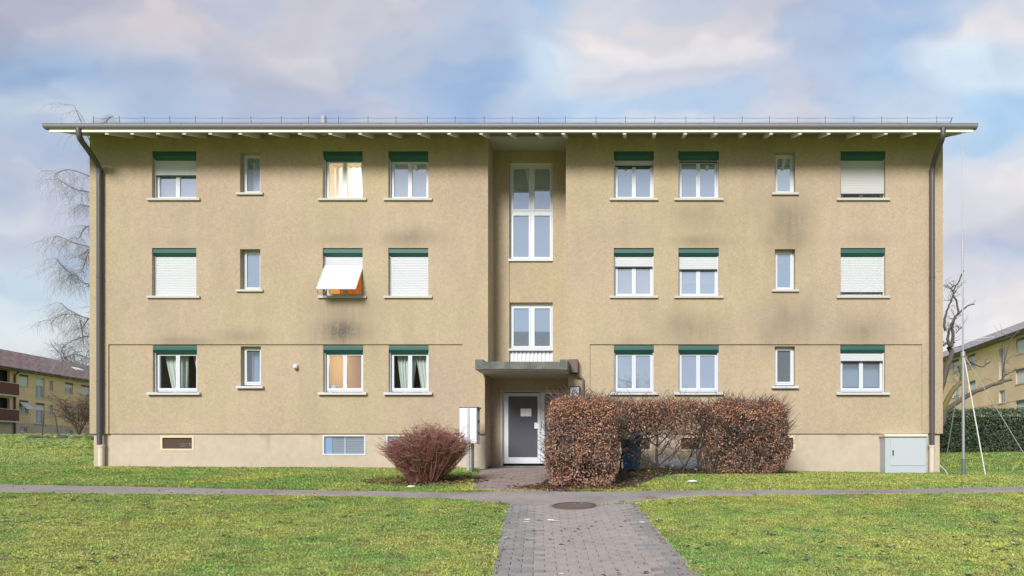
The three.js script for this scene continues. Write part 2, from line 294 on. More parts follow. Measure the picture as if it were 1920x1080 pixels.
// the paver path from the front, its edges as [x, z] at near and far end
const ext = (a, b, k) => [a[0] + (a[0] - b[0]) * k, a[1] + (a[1] - b[1]) * k];
const pl1 = hit(918, 1082), pl2 = hit(950, 945), pr1 = hit(1312, 1082), pr2 = hit(1196, 946);
const pathL = [ext(pl1, pl2, 0.5), pl2], pathR = [ext(pr1, pr2, 0.5), pr2];
const pathPoly = [pathL[0], pathL[1], pathR[1], pathR[0]];
const walkL = [hit(886, 921), [-1.16, -0.02]], walkR = [hit(1070, 921), [1.36, -0.02]];
const walkPoly = [walkL[0], [-1.12, 0.5], [-0.80, -0.85], [1.38, -0.85], [1.36, 0.5], walkR[0]];
const bushBed = [], hedgeBed = [];
{
  const c = hit(800, 903); for (let k = 0; k < 22; k++) { const a = k / 22 * 6.283, r = 1 + 0.18 * Math.sin(a * 3 + 1) + 0.1 * Math.sin(a * 5); bushBed.push([c[0] + 0.05 + Math.cos(a) * 0.95 * r, c[1] + Math.sin(a) * 0.62 * r]); }
}
const edgeJ = (x, z) => [x + 0.11 * (fbm(x * 3.1, z * 3.1, 0, 3) - 0.5), z + 0.13 * (fbm(x * 3.1 + 40, z * 3.1, 0, 3) - 0.5)];
const onPath = (x, z) => inPoly(x, z, crossPoly) || inPoly(x, z, pathPoly) || inPoly(x, z, walkPoly);
hedgeBed.push([1.25, 4.95], [2.1, 5.15], [3.3, 4.95], [3.75, 3.2], [4.3, 2.35], [6.2, 2.0], [7.5, 1.75], [7.6, 0.9], [5.5, 0.55], [3.0, 0.5], [1.42, 0.4], [1.30, 2.5]);

const lawnMap = tex(1024, 1024, (u, v) => {
  const x = u * 64, y = v * 64, a = fbm(x * 0.28, y * 0.28, 0, 4), b = fbm(x * 1.3 + 5, y * 1.3, 0, 4), c = fbm(x * 6, y * 6, 0, 3);
  const m = 0.7 + 0.65 * c; const k = clamp(0.5 + (a - 0.5) * 1.6 + (b - 0.5) * 1.5), br = sstep(0.66, 0.82, b);
  return [lerp(lerp(0.160, 0.265, k), 0.24, br) * m, lerp(lerp(0.265, 0.320, k), 0.20, br) * m, lerp(lerp(0.034, 0.045, k), 0.08, br) * m];
});
lawnMap.repeat.set(1 / 64, 1 / 64);
M.lawn = std({ map: lawnMap, bumpMap: fineBump, bumpScale: 0.02, roughness: 1 });
function sheet(xs, zs, yfn) {
  const P = [], U = [], I = []; for (const z of zs) for (const x of xs) { P.push(x, yfn(x, z), z); U.push(x, z); }
  const n = xs.length; for (let j = 0; j < zs.length - 1; j++) for (let i = 0; i < n - 1; i++) { const a = j * n + i; I.push(a, a + n, a + 1, a + 1, a + n, a + n + 1); }
  const g = new THREE.BufferGeometry(); g.setAttribute('position', new THREE.Float32BufferAttribute(P, 3)); g.setAttribute('uv', new THREE.Float32BufferAttribute(U, 2)); g.setIndex(I); g.computeVertexNormals(); return g;
}
{
  const xs = [], zs = []; for (let x = -13; x <= 16; x += 0.2) xs.push(x); for (let k = 1; k < 34; k++) { xs.unshift(-13 - k * 0.9 * (1 + k * k / 60)); xs.push(16 + k * 0.9 * (1 + k * k / 60)); }
  for (let z = 15.6; z >= -1.4; z -= 0.2) zs.push(z); for (let k = 1; k < 44; k++) { zs.push(-1.4 - k * 0.8 * (1 + k * k / 90)); zs.unshift(15.6 + k * 0.8 * (1 + k * k / 220)); }
  zs.reverse(); xs.sort((a, b) => a - b); zs.sort((a, b) => a - b);
  const g = sheet(xs, zs, (x, z) => gy(x, z) - (z > -1.2 && z < 15.6 && onPath(x, z) ? 0.05 : 0));
  struct('lawn', g, M.lawn);
}
// tarred cross path
{
  const P = [], U = [], I = [], K = 6;
  for (const [a, b] of crossCols) for (let k = 0; k <= K; k++) { const x = lerp(a[0], b[0], k / K), z = lerp(a[1], b[1], k / K); P.push(x, gy(x, z) + 0.004, z); U.push(x, z); }
  for (let j = 0; j < crossCols.length - 1; j++) for (let k = 0; k < K; k++) { const a = j * (K + 1) + k; I.push(a, a + 1, a + K + 1, a + 1, a + K + 2, a + K + 1); }
  const g = new THREE.BufferGeometry(); g.setAttribute('position', new THREE.Float32BufferAttribute(P, 3)); g.setAttribute('uv', new THREE.Float32BufferAttribute(U, 2)); g.setIndex(I); g.computeVertexNormals();
  struct('footpath', g, M.asphalt);
}
function quadSheet(A, B, yo, n = 24, m = 6) {                            // A, B: edges [near, far] as [x, z]
  const P = [], U = [], I = [];
  for (let j = 0; j <= n; j++) for (let i = 0; i <= m; i++) { const t = j / n, u = i / m; const ax = lerp(A[0][0], A[1][0], t), az = lerp(A[0][1], A[1][1], t), bx_ = lerp(B[0][0], B[1][0], t), bz = lerp(B[0][1], B[1][1], t); const x = lerp(ax, bx_, u), z = lerp(az, bz, u); P.push(x, gy(x, z) + yo, z); U.push(x, z); }
  for (let j = 0; j < n; j++) for (let i = 0; i < m; i++) { const a = j * (m + 1) + i; I.push(a, a + 1, a + m + 1, a + 1, a + m + 2, a + m + 1); }
  const g = new THREE.BufferGeometry(); g.setAttribute('position', new THREE.Float32BufferAttribute(P, 3)); g.setAttribute('uv', new THREE.Float32BufferAttribute(U, 2)); g.setIndex(I); g.computeVertexNormals(); return g;
}
const gritMap = tex(512, 512, (u, v) => { const m = 0.55 + 0.5 * pn(u, v, 128, 51) + 0.3 * (pn(u, v, 40, 52) - 0.5) + 0.28 * pn(u, v, 9, 53); return [m, m * 0.99, m * 0.985]; }); gritMap.repeat.set(1 / 1.1, 1 / 1.1);
const jointMat = std({ color: C(0.185, 0.165, 0.15), roughness: 1 });
const paverGeo = boxUV(new RoundedBoxGeometry(0.2545, 0.05, 0.1245, 1, 0.004));
const paverGeos = [0, 1, 2, 3, 4, 5].map((k) => { const g = paverGeo.clone(), uv = g.attributes.uv; for (let i = 0; i < uv.count; i++) uv.setXY(i, uv.getX(i) + k * 0.17, uv.getY(i) + k * 0.37); return g; });
const paverMats = []; for (let k = 0; k < 8; k++) { const r = rng(70 + k), v = 0.94 + r() * 0.12, t = r(); paverMats.push(std({ color: C(lerp(0.300, 0.318, t) * v, lerp(0.264, 0.268, t) * v, lerp(0.246, 0.250, t) * v), map: gritMap, bumpMap: fineBump, bumpScale: 0.003, roughness: 0.95 })); }
const paverGrey = []; for (let k = 0; k < 4; k++) { const v = 0.90 + k * 0.07; paverGrey.push(std({ color: C(0.238 * v, 0.222 * v, 0.214 * v), map: gritMap, bumpMap: fineBump, bumpScale: 0.003, roughness: 0.95 })); }
const paverBrown = std({ vertexColors: true, map: gritMap, bumpMap: fineBump, bumpScale: 0.003, roughness: 0.95 });
function layPavers(A, B, seed, near, far, sink, place) {
  const R = rng(seed), c0 = [(A[0][0] + B[0][0]) / 2, (A[0][1] + B[0][1]) / 2], c1 = [(A[1][0] + B[1][0]) / 2, (A[1][1] + B[1][1]) / 2];
  const L = Math.hypot(c1[0] - c0[0], c1[1] - c0[1]), ax = [(c1[0] - c0[0]) / L, (c1[1] - c0[1]) / L], sd = [-ax[1], ax[0]];
  const tEdge = (E, s) => { const a = [(E[0][0] - c0[0]) * ax[0] + (E[0][1] - c0[1]) * ax[1], (E[0][0] - c0[0]) * sd[0] + (E[0][1] - c0[1]) * sd[1]], b = [(E[1][0] - c0[0]) * ax[0] + (E[1][1] - c0[1]) * ax[1], (E[1][0] - c0[0]) * sd[0] + (E[1][1] - c0[1]) * sd[1]]; return lerp(a[1], b[1], (s - a[0]) / (b[0] - a[0])); };
  const yaw = Math.atan2(-sd[1], sd[0]); let row = 0;
  for (let s = near; s < L - far; s += 0.13, row++) {
    const ta = tEdge(A, s), tb = tEdge(B, s), lo = Math.min(ta, tb), hi = Math.max(ta, tb);
    for (let t = Math.floor(lo / 0.26) * 0.26 + (row % 2) * 0.13 - 0.26; t < hi + 0.26; t += 0.26) {
      if (t < lo - 0.06 || t > hi + 0.06) continue;
      const x = c0[0] + ax[0] * s + sd[0] * t, z = c0[1] + ax[1] * s + sd[1] * t, y = gy(x, z) - sink + (R() - 0.5) * 0.008;
      const n = new THREE.Vector3(-(gy(x + 0.2, z) - gy(x - 0.2, z)) / 0.4 + (R() - 0.5) * 0.03, 1, -(gy(x, z + 0.2) - gy(x, z - 0.2)) / 0.4 + (R() - 0.5) * 0.03).normalize();
      const q = new THREE.Quaternion().setFromUnitVectors(new THREE.Vector3(0, 1, 0), n).multiply(new THREE.Quaternion().setFromAxisAngle(new THREE.Vector3(0, 1, 0), yaw + (R() - 0.5) * 0.03));
      place(x, y, z, q, s, Math.min(t - lo, hi - t), t - lo, R);
    }
  }
}
{
  const path = struct('paved_path', quadSheet(pathL, pathR, -0.012), jointMat);
  const rest = []; let made = 0; const spots = [];
  layPavers(pathL, pathR, 5, 0.1, -0.1, 0.021, (x, y, z, q, s, edge, tl, R) => spots.push({ x, y, z, q, g: tl < 0.42 + 0.25 * vnoise(s * 2, 1) || edge < 0.2 + 0.2 * vnoise(s * 2.3, 7), r: R(), dist: Math.abs(D - z - 6.6), d: D - z }));
  const seen = spots.filter((s) => s.d > 6.9).sort((a, b) => a.d - b.d), first = new Set(seen.slice(0, 300));
  for (const s of spots) {
    const m = s.g ? paverGrey[Math.floor(s.r * 4)] : paverMats[Math.floor(s.r * 8)];
    if (first.has(s)) { const o = new THREE.Mesh(paverGeos[Math.floor(s.r * 97) % 6], m); o.name = 'paver'; o.position.set(s.x, s.y, s.z); o.quaternion.copy(s.q); o.castShadow = o.receiveShadow = true; path.add(o); made++; }
    else { const g = clean(paverGeo.clone()); g.applyMatrix4(new THREE.Matrix4().compose(new THREE.Vector3(s.x, s.y, s.z), s.q, new THREE.Vector3(1, 1, 1))); const col = new Float32Array(g.attributes.position.count * 3); for (let i = 0; i < col.length; i += 3) { col[i] = m.color.r; col[i + 1] = m.color.g; col[i + 2] = m.color.b; } g.setAttribute('color', new THREE.BufferAttribute(col, 3)); rest.push(g); }
  }
  const o = mesh('pavers', rest, paverBrown, path); o.userData.kind = 'stuff';
  // pale paint blots on the pavers
  const spl = (px, py, rx, rz, seed) => { const [x, z] = hit(px, py), R = rng(seed), sh = new THREE.Shape(); for (let k = 0; k < 14; k++) { const a = k / 14 * 6.283, r = 0.7 + R() * 0.5; const X = Math.cos(a) * rx * r, Y = Math.sin(a) * rz * r; k ? sh.lineTo(X, Y) : sh.moveTo(X, Y); } const g = new THREE.ShapeGeometry(sh); g.rotateX(-Math.PI / 2 + 0.11); g.translate(x, gy(x, z) + 0.012, z); mesh('paint_blot', g, M.paper, path); };
  spl(989, 975, 0.055, 0.035, 1); spl(987, 980, 0.05, 0.022, 2); spl(1032, 976, 0.06, 0.05, 3); spl(1041, 978, 0.08, 0.018, 4); spl(1204, 980, 0.045, 0.03, 5); spl(948, 1009, 0.02, 0.015, 6); spl(1053, 1078, 0.03, 0.012, 8);
}
{
  const A = [walkL[0], [-1.0, -0.82]], B = [walkR[0], [1.36, -0.82]];
  const walk = struct('entrance_walkway', quadSheet(A, B, -0.012), jointMat), rest = [];
  layPavers(A, B, 9, 0.06, 0.06, 0.021, (x, y, z, q, s, e, tl, R) => { if (z < 0.05 && (x < -0.72 || x > 1.30)) return; const g = clean(paverGeo.clone()); g.applyMatrix4(new THREE.Matrix4().compose(new THREE.Vector3(x, y, z), q, new THREE.Vector3(1, 1, 1))); const v = 0.8 + R() * 0.35, col = new Float32Array(g.attributes.position.count * 3); for (let i = 0; i < col.length; i += 3) { col[i] = 0.262 * v; col[i + 1] = 0.205 * v; col[i + 2] = 0.188 * v; } g.setAttribute('color', new THREE.BufferAttribute(col, 3)); rest.push(g); });
  const o = mesh('pavers', rest, paverBrown, walk); o.userData.kind = 'stuff';
}
// bare soil under the shrub and the hedge
const soilMap = tex(256, 256, (u, v) => { const m = 0.5 + 0.6 * pn(u, v, 16, 31) + 0.5 * (pn(u, v, 80, 32) - 0.5); return [0.075 * m, 0.052 * m, 0.038 * m]; }); soilMap.repeat.set(0.6, 0.6);
M.soil = std({ map: soilMap, bumpMap: fineBump, bumpScale: 0.03, roughness: 1 });
for (const bed of [bushBed, hedgeBed]) {
  const xs = bed.map((p) => p[0]), zs = bed.map((p) => p[1]), P = [], U = [], q = 0.1;
  const v = (x, z) => { P.push(x, gy(x, z) + 0.012, z); U.push(x, z); };
  for (let x = Math.min(...xs) - 0.1; x < Math.max(...xs); x += q) for (let z = Math.min(...zs) - 0.1; z < Math.max(...zs); z += q) {
    const j = 0.22 * (vnoise(x * 5, z * 5) - 0.5), jj = 0.22 * (vnoise(x * 5 + 30, z * 5) - 0.5);
    if (!inPoly(x + q / 2 + j, z + q / 2 + jj, bed)) continue;
    v(x, z); v(x, z + q); v(x + q, z + q); v(x, z); v(x + q, z + q); v(x + q, z);
  }
  const g = new THREE.BufferGeometry(); g.setAttribute('position', new THREE.Float32BufferAttribute(P, 3)); g.setAttribute('uv', new THREE.Float32BufferAttribute(U, 2)); g.computeVertexNormals(); struct('planting_bed', g, M.soil);
}

// ---------------------------------------------------------------- the apartment building
const house = thing('apartment_building', 'three storey tan rendered apartment block with green shutter boxes and central entrance', 'apartment building');
const XL = ux(168), XR = ux(1768), YB = uy(813), YT = 9.30, RX0 = ux(915), RX1 = ux(1061), EX0 = ux(909), EX1 = ux(1065), ZR = -0.85, YC1 = 2.66;
const cols = { a: [285, 368], b: [450, 488], c: [605, 680], d: [728, 803], e: [1151, 1226], f: [1272, 1348], g: [1453, 1491], h: [1576, 1660] };
const rowsPx = [[283, 372.5], [465, 555.5], [647, 736.5]], rowsSmall = [[285, 362], [467, 543.5], [649, 724.5]];
const isSmall = (k) => k === 'b' || k === 'g';
const op = (k, r) => { const [t, b] = (isSmall(k) ? rowsSmall : rowsPx)[r]; return [ux(cols[k][0]), ux(cols[k][1]), uy(b), uy(t)]; };
const FZ = 0.032;                                                        // how far the upper wall stands out before the ground floor field
const yLine = uy(645.5);
for (const side of [0, 1]) {
  const ks = side ? ['e', 'f', 'g', 'h'] : ['a', 'b', 'c', 'd'];
  const outline = side ? [[EX1, YB], [XR, YB], [XR, YT], [RX1, YT], [RX1, YC1 + 0.1], [EX1, YC1 + 0.1]] : [[XL, YB], [EX0, YB], [EX0, YC1 + 0.1], [RX0, YC1 + 0.1], [RX0, YT], [XL, YT]];
  const holes = []; for (const k of ks) for (const r of [0, 1, 2]) { const [x0, x1, y0, y1] = op(k, r); holes.push(rect(x0, x1, y0, y1)); }
  mesh('facade_wall', planarUV(wallGeo(outline, holes, 0.28 - FZ, -FZ)), M.facade, house);
  // outer skin, left open over the ground floor field
  const f0 = ux(side ? 1106 : 203), f1 = ux(side ? 1729 : 867);
  const skin = side ? [[EX1, YB], [f0, YB], [f0, yLine], [f1, yLine], [f1, YB], [XR, YB], [XR, YT], [RX1, YT], [RX1, YC1 + 0.1], [EX1, YC1 + 0.1]]
    : [[XL, YB], [f0, YB], [f0, yLine], [f1, yLine], [f1, YB], [EX0, YB], [EX0, YC1 + 0.1], [RX0, YC1 + 0.1], [RX0, YT], [XL, YT]];
  mesh('facade_plaster', planarUV(wallGeo(skin, holes.filter((h) => h[2][1] > yLine + 0.4), FZ, 0)), M.facade, house);
  // plinth with its cellar windows
  const pz = -0.07, px0 = side ? EX1 : ux(176, pz), px1 = side ? ux(1762, pz) : EX0 - 0.0;
  const cell = side ? [[1178, 1222, 817, 846], [1273, 1318, 817, 846], [1446, 1491, 817, 846]] : [[301, 364, 817, 845], [605, 686, 815, 854], [724, 800, 815, 854]];
  const ch = cell.map(([l, r, t, b]) => rect(ux(l, pz), ux(r, pz), uy(b, pz), Math.min(uy(t, pz), YB - 0.03)));
  mesh('plinth', planarUV(wallGeo(rect(px0, px1, -1.2, YB), ch, 0.25, pz)), M.plinth, house);
  cell.forEach(([l, r, t, b], i) => {
    const w = sub(house, 'cellar_window'), x0 = ux(l, pz), x1 = ux(r, pz), y0 = uy(b, pz), y1 = Math.min(uy(t, pz), YB - 0.03), blue = !side && i > 0, f = blue ? 0.045 : 0.055, z0 = pz - 0.05, z1 = pz + 0.012;
    const fm = blue ? M.aluminium : std({ color: C(0.66, 0.54, 0.38), roughness: 0.8 });
    mesh('frame', [bx(x0, x1, y1 - f, y1, z0, z1), bx(x0, x1, y0, y0 + f, z0, z1), bx(x0, x0 + f, y0 + f, y1 - f, z0, z1), bx(x1 - f, x1, y0 + f, y1 - f, z0, z1)], fm, w);
    const gp = new THREE.PlaneGeometry(x1 - x0 - 2 * f, y1 - y0 - 2 * f); gp.translate((x0 + x1) / 2, (y0 + y1) / 2, pz - 0.03);
    if (blue) {
      mesh('pane', gp, M.halfGlass, w);
      mesh('side_panel', bx(x0 + f, x0 + f + 0.2, y0 + f, y1 - f, pz - 0.06, pz - 0.04), std({ color: C(0.09, 0.33, 0.58), roughness: 0.6 }), w);
      const sl = []; for (let k = 0; k < 7; k++) { const y = lerp(y0 + f, y1 - f, (k + 0.5) / 7); const g = bx(x0 + f + 0.2, x1 - f, -0.036, 0.036, -0.005, 0.005); g.rotateX(-0.5); g.translate(0, y, pz - 0.085); sl.push(g); }
      mesh('louvre', sl, std({ color: C(0.13, 0.16, 0.20), roughness: 0.6 }), w);
      mesh('mullion', bx((x0 + x1) / 2 - 0.02, (x0 + x1) / 2 + 0.02, y0 + f, y1 - f, pz - 0.065, pz - 0.045), M.aluminium, w);
      mesh('backing', bx(x0, x1, y0, y1, pz - 0.22, pz - 0.2), M.roomDark, w);
    } else {
      mesh('pane', gp, phy({ color: C(0.085, 0.055, 0.045), roughness: 0.25, ior: 1.5 }), w);
      if (!side) { const R = rng(8), T = new Twigs(); for (let k = 0; k < 5; k++) { const cx = lerp(x0, x1, 0.6 + 0.07 * k), pts = []; for (let q = 0; q <= 10; q++) pts.push([cx + 0.035 * Math.cos(q * 0.7 + k), y0 + 0.16 + 0.045 * Math.sin(q * 0.63 + k * 2), pz - 0.022]); T.path(pts, 0.004, 0.004, 4); } mesh('scrawl', T.geo(), std({ color: C(0.35, 0.32, 0.32) }), w); }
    }
  });
}
// the setback of the stair bay
const stairTop = [ux(955, ZR), ux(1036.5, ZR), uy(488, ZR), uy(303, ZR)], stairLow = [ux(955.5, ZR), ux(1036.5, ZR), uy(678, ZR) - 0.1, uy(567, ZR)];
const doorOp = [ux(938, ZR), ux(1052, ZR), 0.10, uy(731, ZR)];
{
  const o = wallGeo(rect(RX0 - 0.25, RX1 + 0.25, -0.8, YT), [rect(stairTop[0], stairTop[1], stairTop[2], stairTop[3]), rect(stairLow[0], stairLow[1], stairLow[2], stairLow[3]), rect(...doorOp)], 0.25, ZR);
  mesh('stair_bay_wall', planarUV(o), M.facade, house);
  mesh('stair_bay_pilaster', [planarUV(bx(RX0, stairTop[0], YC1 + 0.22, uy(258, ZR), ZR, ZR + 0.03)), planarUV(bx(stairTop[1], RX1, YC1 + 0.22, uy(258, ZR), ZR, ZR + 0.03)), planarUV(bx(stairTop[0], stairTop[1], stairTop[3], uy(258, ZR), ZR, ZR + 0.03))], M.facade, house);
  mesh('return_wall', [planarUV(bx(RX0 - 0.24, RX0, YC1 + 0.1, YT, ZR, -0.28)), planarUV(bx(EX0 - 0.24, EX0, -0.8, YC1 + 0.1, ZR, -0.32))], M.facade, house);
  mesh('return_wall', [planarUV(bx(RX1, RX1 + 0.24, YC1 + 0.1, YT, ZR, -0.28)), planarUV(bx(EX1, EX1 + 0.24, -0.8, YC1 + 0.1, ZR, -0.32))], M.facade, house);
  mesh('bay_soffit', bx(RX0, RX1, 9.17, 9.21, ZR + 0.03, 0.0), M.soffit, house);
}
// other outer walls, not seen from the street
mesh('end_wall', [planarUV(bx(XL + 0.002, XL + 0.25, -1.2, YT + 0.1, -10.6, -0.29)), planarUV(bx(XR - 0.25, XR - 0.002, -1.2, YT + 0.1, -10.6, -0.29)), planarUV(bx(XL + 0.25, XR - 0.25, -1.2, YT, -10.6, -10.35))], M.facade, house);

function slatCurve(p0, p1, out) {                                        // outline [z, y] of a slatted curtain from p0 down to p1, thickness behind
  const L = Math.hypot(p1[0] - p0[0], p1[1] - p0[1]), dz = (p1[0] - p0[0]) / L, dy = (p1[1] - p0[1]) / L, nz = -dy, ny = dz, n = Math.max(2, Math.round(L / 0.047)), pts = [];
  for (let i = 0; i < n; i++) for (const [f, e] of [[0, 0], [0.14, 1], [0.5, 1.25], [0.86, 1]]) { const s = (i + f) / n * L; pts.push([p0[0] + dz * s + nz * 0.0045 * e, p0[1] + dy * s + ny * 0.0045 * e]); }
  pts.push([p1[0], p1[1]], [p1[0] - nz * 0.008, p1[1] - ny * 0.008], [p0[0] - nz * 0.008, p0[1] - ny * 0.008]); return pts;
}
function roomBox(w, x0, x1, y0, y1, zf, depth, m) {
  const a = 0.3, lo = y0 - 0.55, hi = y1 + 0.2, t = 0.02;
  mesh('room', [bx(x0 - a, x1 + a, lo, hi, zf - depth - t, zf - depth), bx(x0 - a - t, x0 - a, lo, hi, zf - depth, zf), bx(x1 + a, x1 + a + t, lo, hi, zf - depth, zf), bx(x0 - a, x1 + a, lo - t, lo, zf - depth, zf), bx(x0 - a, x1 + a, hi, hi + t, zf - depth, zf)], m, w);
}
const ZF = -0.17;
function sashBars(x0, x1, y0, y1, z0, z1, b) { return [bx(x0, x1, y1 - b, y1, z0, z1), bx(x0, x1, y0, y0 + b, z0, z1), bx(x0, x0 + b, y0 + b, y1 - b, z0, z1), bx(x1 - b, x1, y0 + b, y1 - b, z0, z1)]; }
function paneAt(x0, x1, y0, y1, z) { const g = new THREE.PlaneGeometry(x1 - x0, y1 - y0); g.translate((x0 + x1) / 2, (y0 + y1) / 2, z); return g; }
function houseWindow(k, r, o = {}) {
  const w = sub(house, 'window'), [x0, x1, y0, y1] = op(k, r), small = isSmall(k), top = small ? y1 - 0.0 : y1 - 0.22, W = M.whiteFrame;
  const ground = r === 2, fy0 = y0 + (ground ? 0.05 : 0.012), fb = 0.045, glass = o.glass ?? M.mirrorGlass;
  mesh('frame', sashBars(x0 + 0.003, x1 - 0.003, fy0, small ? top - 0.003 : top + 0.05, ZF - 0.06, ZF, fb), W, w);
  const ix0 = x0 + fb + 0.003, ix1 = x1 - fb - 0.003, iy0 = fy0 + fb, iy1 = (small ? top : top + 0.05) - fb, sb = small ? 0.05 : 0.05, mid = (ix0 + ix1) / 2;
  const leaves = small ? [[ix0, ix1]] : [[ix0, mid - 0.002], [mid + 0.002, ix1]];
  for (const [a, b] of leaves) { mesh('sash', sashBars(a, b, iy0, iy1, ZF - 0.05, ZF + 0.014, sb), W, w); mesh('pane', paneAt(a + sb, b - sb, iy0 + sb, iy1 - sb, ZF - 0.02), glass, w); }
  if (!small) {
    mesh('guide_rail', bx(x0 + 0.004, x0 + 0.03, y0 + 0.01, y1 - 0.2, ZF + 0.03, ZF + 0.07), W, w); mesh('guide_rail', bx(x1 - 0.03, x1 - 0.004, y0 + 0.01, y1 - 0.2, ZF + 0.03, ZF + 0.07), W, w);
    mesh('shutter_box', prismX([[-0.035, y1 - 0.012], [-0.028, y1 - 0.03], [-0.028, y1 - 0.125], [-0.045, y1 - 0.145], [-0.13, y1 - 0.232], [-0.165, y1 - 0.232], [-0.165, y1 - 0.012]], x0 + 0.004, x1 - 0.004), M.green, w);
  }
  const se = small ? 0.09 : 0.115, sh = 0.060, st = y0 + 0.004;
  const zw = ground ? -FZ + 0.002 : 0.002; mesh('sill', prismX([[-0.16, st + 0.02], [0.048, st], [0.055, st - 0.008], [0.055, st - sh], [zw, st - sh], [zw, y0 - 0.001], [-0.16, y0 - 0.001]], x0 - se, x1 + se), ground ? M.sillMetal : M.sillStone, w);
  if (o.shutter) {
    const m = o.old ? M.shutterOld : M.shutter, zt = -0.115, yb = uy(o.shutter, zt), yt = y1 - 0.22, so = o.out ?? 0;
    mesh('roller_shutter', prismX(slatCurve([zt, yt], [zt + so, yb]), x0 + 0.03, x1 - 0.03), m, w);
    mesh('end_bar', bx(x0 + 0.025, x1 - 0.025, yb - 0.025, yb + 0.003, zt + so - 0.012, zt + so + 0.014), o.lightBar ? m : M.darkBar, w);
  }
  roomBox(w, x0, x1, y0, y1, -0.275, o.depth ?? 3.2, o.room ?? M.room);
  if (o.label) w.userData.label = o.label;
  return w;
}
houseWindow('a', 0, { shutter: 329, glass: M.paleGlass }); houseWindow('b', 0, { glass: M.halfGlass }); houseWindow('c', 0, { glass: M.litGlass, room: std({ color: C(0.62, 0.52, 0.36), roughness: 0.95 }), label: 'brightly lit window behind a white curtain' }); houseWindow('d', 0, { glass: M.paleGlass });
houseWindow('e', 0, { shutter: 311, old: 1 }); houseWindow('f', 0, { shutter: 303.5, old: 1, lightBar: 0 }); houseWindow('g', 0); houseWindow('h', 0, { shutter: 365, old: 1, out: 0.06 });
houseWindow('a', 1, { shutter: 554, lightBar: 1, label: 'window with its white shutter fully closed' }); houseWindow('b', 1); houseWindow('c', 1, { glass: M.clearGlass, room: M.roomWarm, label: 'window with its shutter pushed out like an awning' }); houseWindow('d', 1, { shutter: 554, lightBar: 1 });
houseWindow('e', 1, { shutter: 500, glass: M.paleGlass }); houseWindow('f', 1, { shutter: 505, glass: M.paleGlass }); houseWindow('g', 1); houseWindow('h', 1, { shutter: 548 });
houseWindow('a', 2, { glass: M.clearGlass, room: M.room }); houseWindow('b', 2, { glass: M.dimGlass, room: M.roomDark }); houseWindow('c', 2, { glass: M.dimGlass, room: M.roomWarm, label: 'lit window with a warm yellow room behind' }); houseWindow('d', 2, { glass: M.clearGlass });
houseWindow('e', 2); houseWindow('f', 2); houseWindow('g', 2, { glass: M.dimGlass, room: M.roomDark }); houseWindow('h', 2, { shutter: 677, glass: M.dimGlass, room: M.roomDark });
// the shutter that is pushed out
{
  const w = house.children.find((c) => c.userData.label?.includes('awning')), [x0, x1, y0, y1] = op('c', 1), zt = -0.115, yh = uy(496, zt), zb = 0.42, yb = uy(541, zb);
  mesh('roller_shutter', prismX(slatCurve([zt, y1 - 0.22], [zt, yh]), x0 + 0.03, x1 - 0.03), M.shutter, w);
  mesh('awning_shutter', prismX(slatCurve([zt, yh], [zb, yb]), x0 + 0.03, x1 - 0.03), M.shutter, w);
  mesh('end_bar', bx(x0 + 0.02, x1 - 0.02, yb - 0.02, yb + 0.006, zb - 0.012, zb + 0.014), M.shutter, w);
  for (const x of [x0 + 0.02, x1 - 0.02]) { const T = new Twigs(); T.path([[x, yb, zb], [x, yb - 0.1, zb - 0.1], [x, y0 + 0.14, -0.1]], 0.01, 0.01, 5); T.path([[x, yh, zt], [x, yb, zb]], 0.014, 0.014, 4); mesh('arm', T.geo(), M.shutter, w); }
}
// stair windows
function stairWindow(x0, x1, y0, y1, panesY, tilt, w) {
  const z = ZR - 0.12, b = 0.05, W = M.whiteFrame, mid = (x0 + x1) / 2;
  mesh('frame', [...sashBars(x0 + 0.002, x1 - 0.002, y0, y1, z - 0.06, z, b), ...panesY.slice(1, -1).map((y) => bx(x0 + b, x1 - b, y - 0.045, y + 0.045, z - 0.06, z)), bx(mid - 0.035, mid + 0.035, y0 + b, y1 - b, z - 0.058, z - 0.002)], W, w);
  for (let i = 0; i < panesY.length - 1; i++) for (const s of [0, 1]) {
    const a = s ? mid + 0.035 : x0 + b, c = s ? x1 - b : mid - 0.035, lo = panesY[i] + (i ? 0.045 : b), hi = panesY[i + 1] - (i === panesY.length - 2 ? b : 0.045), q = 0.045;
    const sg = merge(sashBars(a + 0.002, c - 0.002, lo + 0.002, hi - 0.002, z - 0.05, z + 0.012, q)), pg = clean(paneAt(a + q, c - q, lo + q, hi - q, z - 0.02));
    if (tilt && i === 1 && s === 0) for (const e of [sg, pg]) { e.translate(0, -lo, -z); e.rotateX(-0.01); e.translate(0, lo, z); }
    mesh('sash', sg, W, w); mesh('pane', pg, M.mirrorGlass, w);
  }
}
